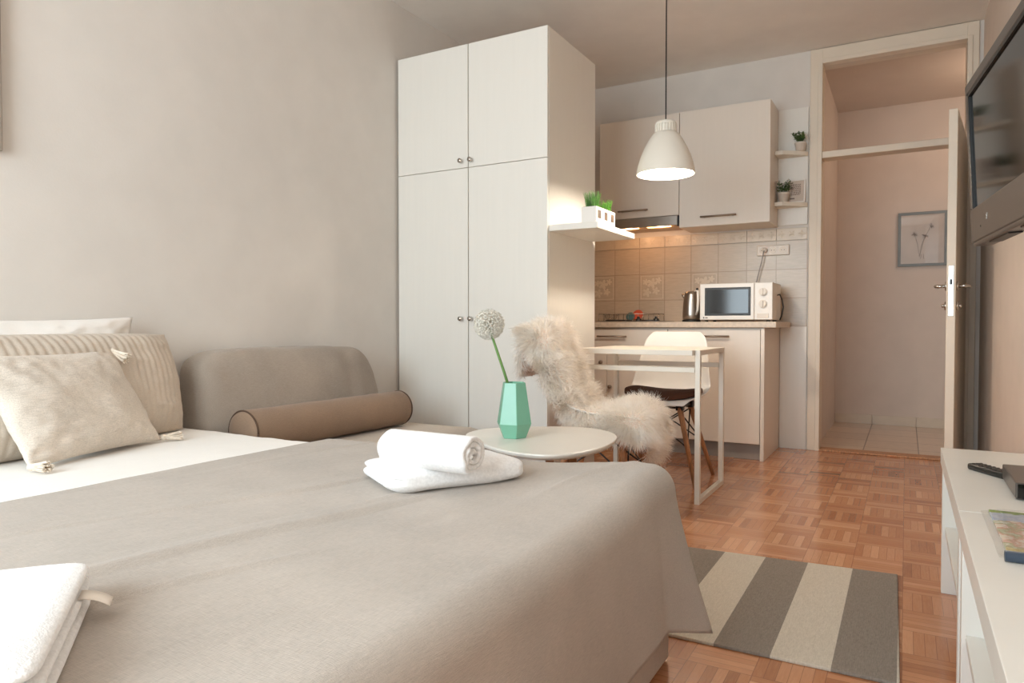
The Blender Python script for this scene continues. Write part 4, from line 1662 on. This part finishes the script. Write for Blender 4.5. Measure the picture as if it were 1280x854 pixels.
rt0, rt1 = Vector((-1.070, 1.300, ZT + 0.091)), Vector((-0.832, 1.305, ZT + 0.090))
t = thing('rolled_towel', 'rolled white towel lying on top of the folded towel', 'towel', (-1.03, 1.35, ZT + 0.054))
dr_ = (rt1 - rt0).normalized()
sx_ = Vector((0, 0, 1)).cross(dr_).normalized()
bm = bmesh.new()
Rr = 0.0435
turns = 2.6
NP, NL = 120, 26
sec = []
for k in range(NP + 1):
    f_ = k / NP
    a = f_ * turns * 2 * PI + 0.6
    r = 0.006 + (Rr - 0.006) * f_ ** 0.85
    sec.append((a, r))
outer = [(a, r + 0.0065) for a, r in sec]
inn = [(a, max(0.0015, r - 0.0065)) for a, r in sec]
loop = outer + inn[::-1]
rings = []
for q in range(NL + 1):
    s_ = q / NL
    c = rt0.lerp(rt1, s_)
    row = []
    for (a, r) in loop:
        wob = 1 + 0.02 * noise.noise(Vector((a, s_ * 4, 1)))
        fl_ = 0.94 if math.sin(a) < 0 else 1.0
        pull = 0.010 * noise.noise(Vector((a * 1.4, 3, 0))) * (1 if q in (0, NL) else 0)
        row.append(bm.verts.new(c + sx_ * (r * wob * 1.10 * math.cos(a)) + Vector((0, 0, 1)) * (r * wob * 0.94 * fl_ * math.sin(a)) + dr_ * pull))
    rings.append(row)
nL = len(loop)
for a, b in zip(rings, rings[1:]):
    for i in range(nL):
        bm.faces.new((a[i], a[(i + 1) % nL], b[(i + 1) % nL], b[i]))
for rr in (rings[0], rings[-1]):
    for i in range(NP):
        bm.faces.new((rr[i], rr[i + 1], rr[nL - 2 - i], rr[nL - 1 - i]))
o = fluff(obj('cloth', bm, M['towel'], t, True), 0.0012)

t = thing('folded_towel', 'folded white towel with a tag at the near left corner of the bed', 'towel', (-0.95, 0.33, ZT))
ux = Vector((0.80, -0.60, 0)).normalized()
uy = Vector((-ux.y, ux.x, 0))
c0 = Vector((-0.992, 0.560, 0)) - uy * 0.27
fluff(obj('cloth', folded_towel((c0.x, c0.y, ZT - 0.004), ux, 0.36, 0.27, 0.062, 3, 4), M['towel'], t, True))
bm = bmesh.new()
pm = Vector((-0.992, 0.560, 0)) + ux * 0.095
NG = 8
for i in range(NG):
    f0, f1 = i / NG, (i + 1) / NG
    def tp(f, s):
        return pm + uy * (-0.006 + 0.036 * f) + ux * (s * 0.016) + Vector((0, 0, ZT + 0.034 - 0.014 * f ** 2))
    a, b = tp(f0, -1), tp(f0, 1)
    c, d = tp(f1, 1), tp(f1, -1)
    bm.faces.new([bm.verts.new(v) for v in (a, b, c, d)])
bmesh.ops.remove_doubles(bm, verts=bm.verts, dist=1e-6)
o = obj('sewn_tag', bm, M['tag'], t, True)
sd = o.modifiers.new('solid', 'SOLIDIFY')
sd.thickness = 0.001

# ---------------------------------------------------------------- rug
bm = bmesh.new()
t_ = bmesh.new()
prism(t_, [(-0.86, 1.865), (-0.003, 1.876), (-0.016, 2.705), (-0.86, 2.635)], 0.0, 0.009, 0.003)
merge(bm, t_)
tag(obj('rug', bm, M['rug']), 'flat woven rug in wide grey and cream stripes on the parquet by the bed', 'rug')

# ---------------------------------------------------------------- console
CX0, CX1, CZ = 0.103, 0.388, 0.459
cg = 'low white console units along the right wall'


def console(y0, y1, label, shelf_z):
    t = thing('media_console', label, 'console', ((CX0 + CX1) / 2, (y0 + y1) / 2, 0), 0, cg)
    bm = bmesh.new()
    box(bm, CX0, CX1, y0, y1, CZ - 0.050, CZ, 0.0015)
    obj('top', bm, M['console'], t)
    for y in (y0 + 0.03, y1 - 0.065):
        bm = bmesh.new()
        box(bm, CX0 + 0.004, CX1, y, y + 0.035, 0, CZ - 0.0505, 0.0015)
        obj('side_panel', bm, M['console'], t)
    bm = bmesh.new()
    box(bm, CX0 + 0.012, CX1 - 0.012, y0 + 0.066, y1 - 0.066, shelf_z - 0.018, shelf_z, 0.001)
    obj('shelf', bm, M['console'], t)
    obj('back_panel', B(CX1 - 0.011, CX1, y0 + 0.066, y1 - 0.066, 0.002, CZ - 0.052), M['console'], t)
    return t


console(1.782, 2.672, 'low white console unit nearer the door with the black set-top box on it', 0.215)
console(0.890, 1.779, 'low white console unit nearest the viewer with the brochure on it', 0.215)

rc = thing('remote_control', 'black remote control lying beside the set-top box', 'remote', (0.212, 2.25, CZ))
mt = Matrix.Translation((0.213, 2.245, CZ)) @ Matrix.Rotation(math.radians(-58), 4, 'Z')
bm = bmesh.new()
box(bm, -0.085, 0.060, -0.020, 0.020, 0.0, 0.018, 0.006, 3)
bm.transform(mt)
obj('body', bm, M['black'], rc, True)
bm = bmesh.new()
for i in range(7):
    for j in range(3):
        tube(bm, [(-0.07 + i * 0.016, -0.011 + j * 0.011, 0.017), (-0.07 + i * 0.016, -0.011 + j * 0.011, 0.0195)], 0.0035, 8)
bm.transform(mt)
obj('keypad', bm, M['tv_case'], rc)
stb = thing('set_top_box', 'black set-top box on the white console below the television', 'set-top box', (0.30, 2.08, CZ))
obj('case', B(0.222, 0.382, 1.950, 2.200, CZ + 0.003, CZ + 0.040, bev=0.003), M['tv_case'], stb)
obj('front_panel', B(0.226, 0.378, 1.9465, 1.951, CZ + 0.005, CZ + 0.038, bev=0.001), M['black_gloss'], stb)
for x in (0.24, 0.36):
    for y in (1.97, 2.18):
        obj('foot', TUBE([(x, y, CZ + 0.0003), (x, y, CZ + 0.004)], 0.008, 10), M['black'], stb)


def brochure_mat():
    k = N('printed_brochure_cover')
    p = k.pos()
    x, y, z = k.xyz(p)
    n = k.noise(p, 26, 4, 0.7)
    n2 = k.noise(p, 60, 3, 0.7)
    town = k.ramp(n, [(0.30, (176, 164, 140)), (0.42, (216, 206, 190)), (0.5, (196, 150, 134)), (0.58, (150, 158, 124)), (0.7, (226, 218, 204))])
    sky = k.ramp(n2, [(0.3, (150, 164, 186)), (0.7, (186, 192, 202))])
    green = k.ramp(n2, [(0.3, (96, 126, 62)), (0.7, (146, 168, 92))])
    t = k.math('ADD', y, k.math('MULTIPLY', k.math('SUBTRACT', n, 0.5), 0.05))
    c = k.mix(k.math('GREATER_THAN', t, 0.085), town, sky)
    c = k.mix(k.math('GREATER_THAN', t, 0.150), c, green)
    c = k.mix(k.math('LESS_THAN', t, -0.115), c, k.ramp(n2, [(0.3, (166, 150, 96)), (0.7, (206, 192, 150))]))
    k.col(c)
    k.set(Roughness=0.25)
    return k.m


br = thing('brochure', 'glossy printed brochure in a clear sleeve on the near console', 'brochure', (0.27, 1.62, CZ))
mt = Matrix.Translation((0.262, 1.620, CZ)) @ Matrix.Rotation(math.radians(2), 4, 'Z')
bm = B(-0.104, 0.115, -0.160, 0.172, 0.001, 0.007, bev=0.001)
o = obj('printed_cover', bm, brochure_mat(), br, world=False)
o.location = (0.262 - 0.27, 0, 0)
bm = bmesh.new()


def slv(a, b):
    return Vector((-0.118 + 0.236 * a, -0.175 + 0.352 * b, 0.0085 + 0.003 * noise.noise(Vector((a * 4, b * 5, 2))) + 0.002 - 0.008 * (1 - sstep(0, 0.18, a))))


grid(bm, 24, 30, slv)
o = obj('clear_sleeve', bm, glass('clear_plastic_sleeve', (252, 252, 252), 0.02, 0.14), br, True, world=False)
o.location = (0.262 - 0.27, 0, 0)
sd = o.modifiers.new('solid', 'SOLIDIFY')
sd.thickness = 0.0006
bm = bmesh.new()
tube(bm, [(0.150, 1.432, CZ + 0.010), (0.385, 1.440, CZ + 0.010)], 0.0095, 16)
tag(obj('rolled_pouch', bm, M['navy'], None, True), 'navy blue rolled pouch edge lying along the near side of the brochure', 'pouch')

# ---------------------------------------------------------------- television
tv = thing('television', 'grey-framed flat television on the right wall above the console', 'television', (0.20, 2.30, 1.10))
# local frame: a = along the screen from the far end to the near end, n = out of the screen, z up with a forward lean
far_b = Vector((0.181, 2.690, 1.112))
a_ = Vector((math.sin(math.radians(6.2)), -math.cos(math.radians(6.2)), 0))
zz = Vector((-0.050, 0.0, 1.0)).normalized()
n_ = a_.cross(zz).normalized()
if n_.x > 0:
    n_ = -n_
mt = Matrix(((a_.x, n_.x, zz.x, far_b.x), (a_.y, n_.y, zz.y, far_b.y), (a_.z, n_.z, zz.z, far_b.z), (0, 0, 0, 1)))
TW, TH = 0.80, 0.515


def tvp(name, bm, m, par=tv, smooth=False):
    bm.transform(mt)
    return obj(name, bm, m, par, smooth)


bm = bmesh.new()
box(bm, 0.02, TW - 0.02, -0.085, -0.030, 0.03, TH - 0.03, 0.02, 3)
tvp('housing', bm, M['black'])
bm = bmesh.new()
fw = 0.030
for a in ((0, TW, TH - fw, TH), (0, fw, 0.118, TH - fw), (TW - fw, TW, 0.118, TH - fw)):
    box(bm, a[0], a[1], -0.032, 0.0, a[2], a[3], 0.003)
box(bm, 0, TW, -0.032, 0.0, 0.012, 0.118, 0.004)
bz = tvp('bezel', bm, M['tv_case'])
bm = bmesh.new()
for a in ((fw - 0.002, TW - fw + 0.002, TH - fw - 0.012, TH - fw), (fw - 0.002, fw + 0.008, 0.118, TH - fw), (TW - fw - 0.008, TW - fw + 0.002, 0.118, TH - fw)):
    box(bm, a[0], a[1], -0.012, -0.001, a[2], a[3])
tvp('inner_frame', bm, M['black'])
tvp('screen', B(fw, TW - fw, -0.015, -0.007, 0.116, TH - fw), M['black_gloss'])
bm = bmesh.new()
box(bm, 0.004, TW - 0.004, -0.060, -0.004, 0.0, 0.020, 0.006)
tvp('speaker_bar', bm, M['tv_case'])
for x in (0.16, 0.50):
    tvp('speaker_slot', B(x, x + 0.22, -0.050, -0.016, -0.004, 0.001, bev=0.001), M['black'])
bm = bmesh.new()
box(bm, 0.215, 0.219, -0.001, 0.0008, 0.060, 0.078)
box(bm, 0.221, 0.229, -0.001, 0.0008, 0.074, 0.078)
box(bm, 0.221, 0.227, -0.001, 0.0008, 0.067, 0.070)
tvp('badge', bm, M['chrome'], bz)
tvp('power_light', B(0.135, 0.143, -0.001, 0.001, 0.047, 0.053), M['black'], bz)
bm = bmesh.new()
box(bm, 0.33, 0.47, -0.20, -0.185, 0.16, 0.38, 0.004)
box(bm, 0.36, 0.44, -0.19, -0.08, 0.22, 0.30, 0.006)
tvp('wall_bracket', bm, M['black'])
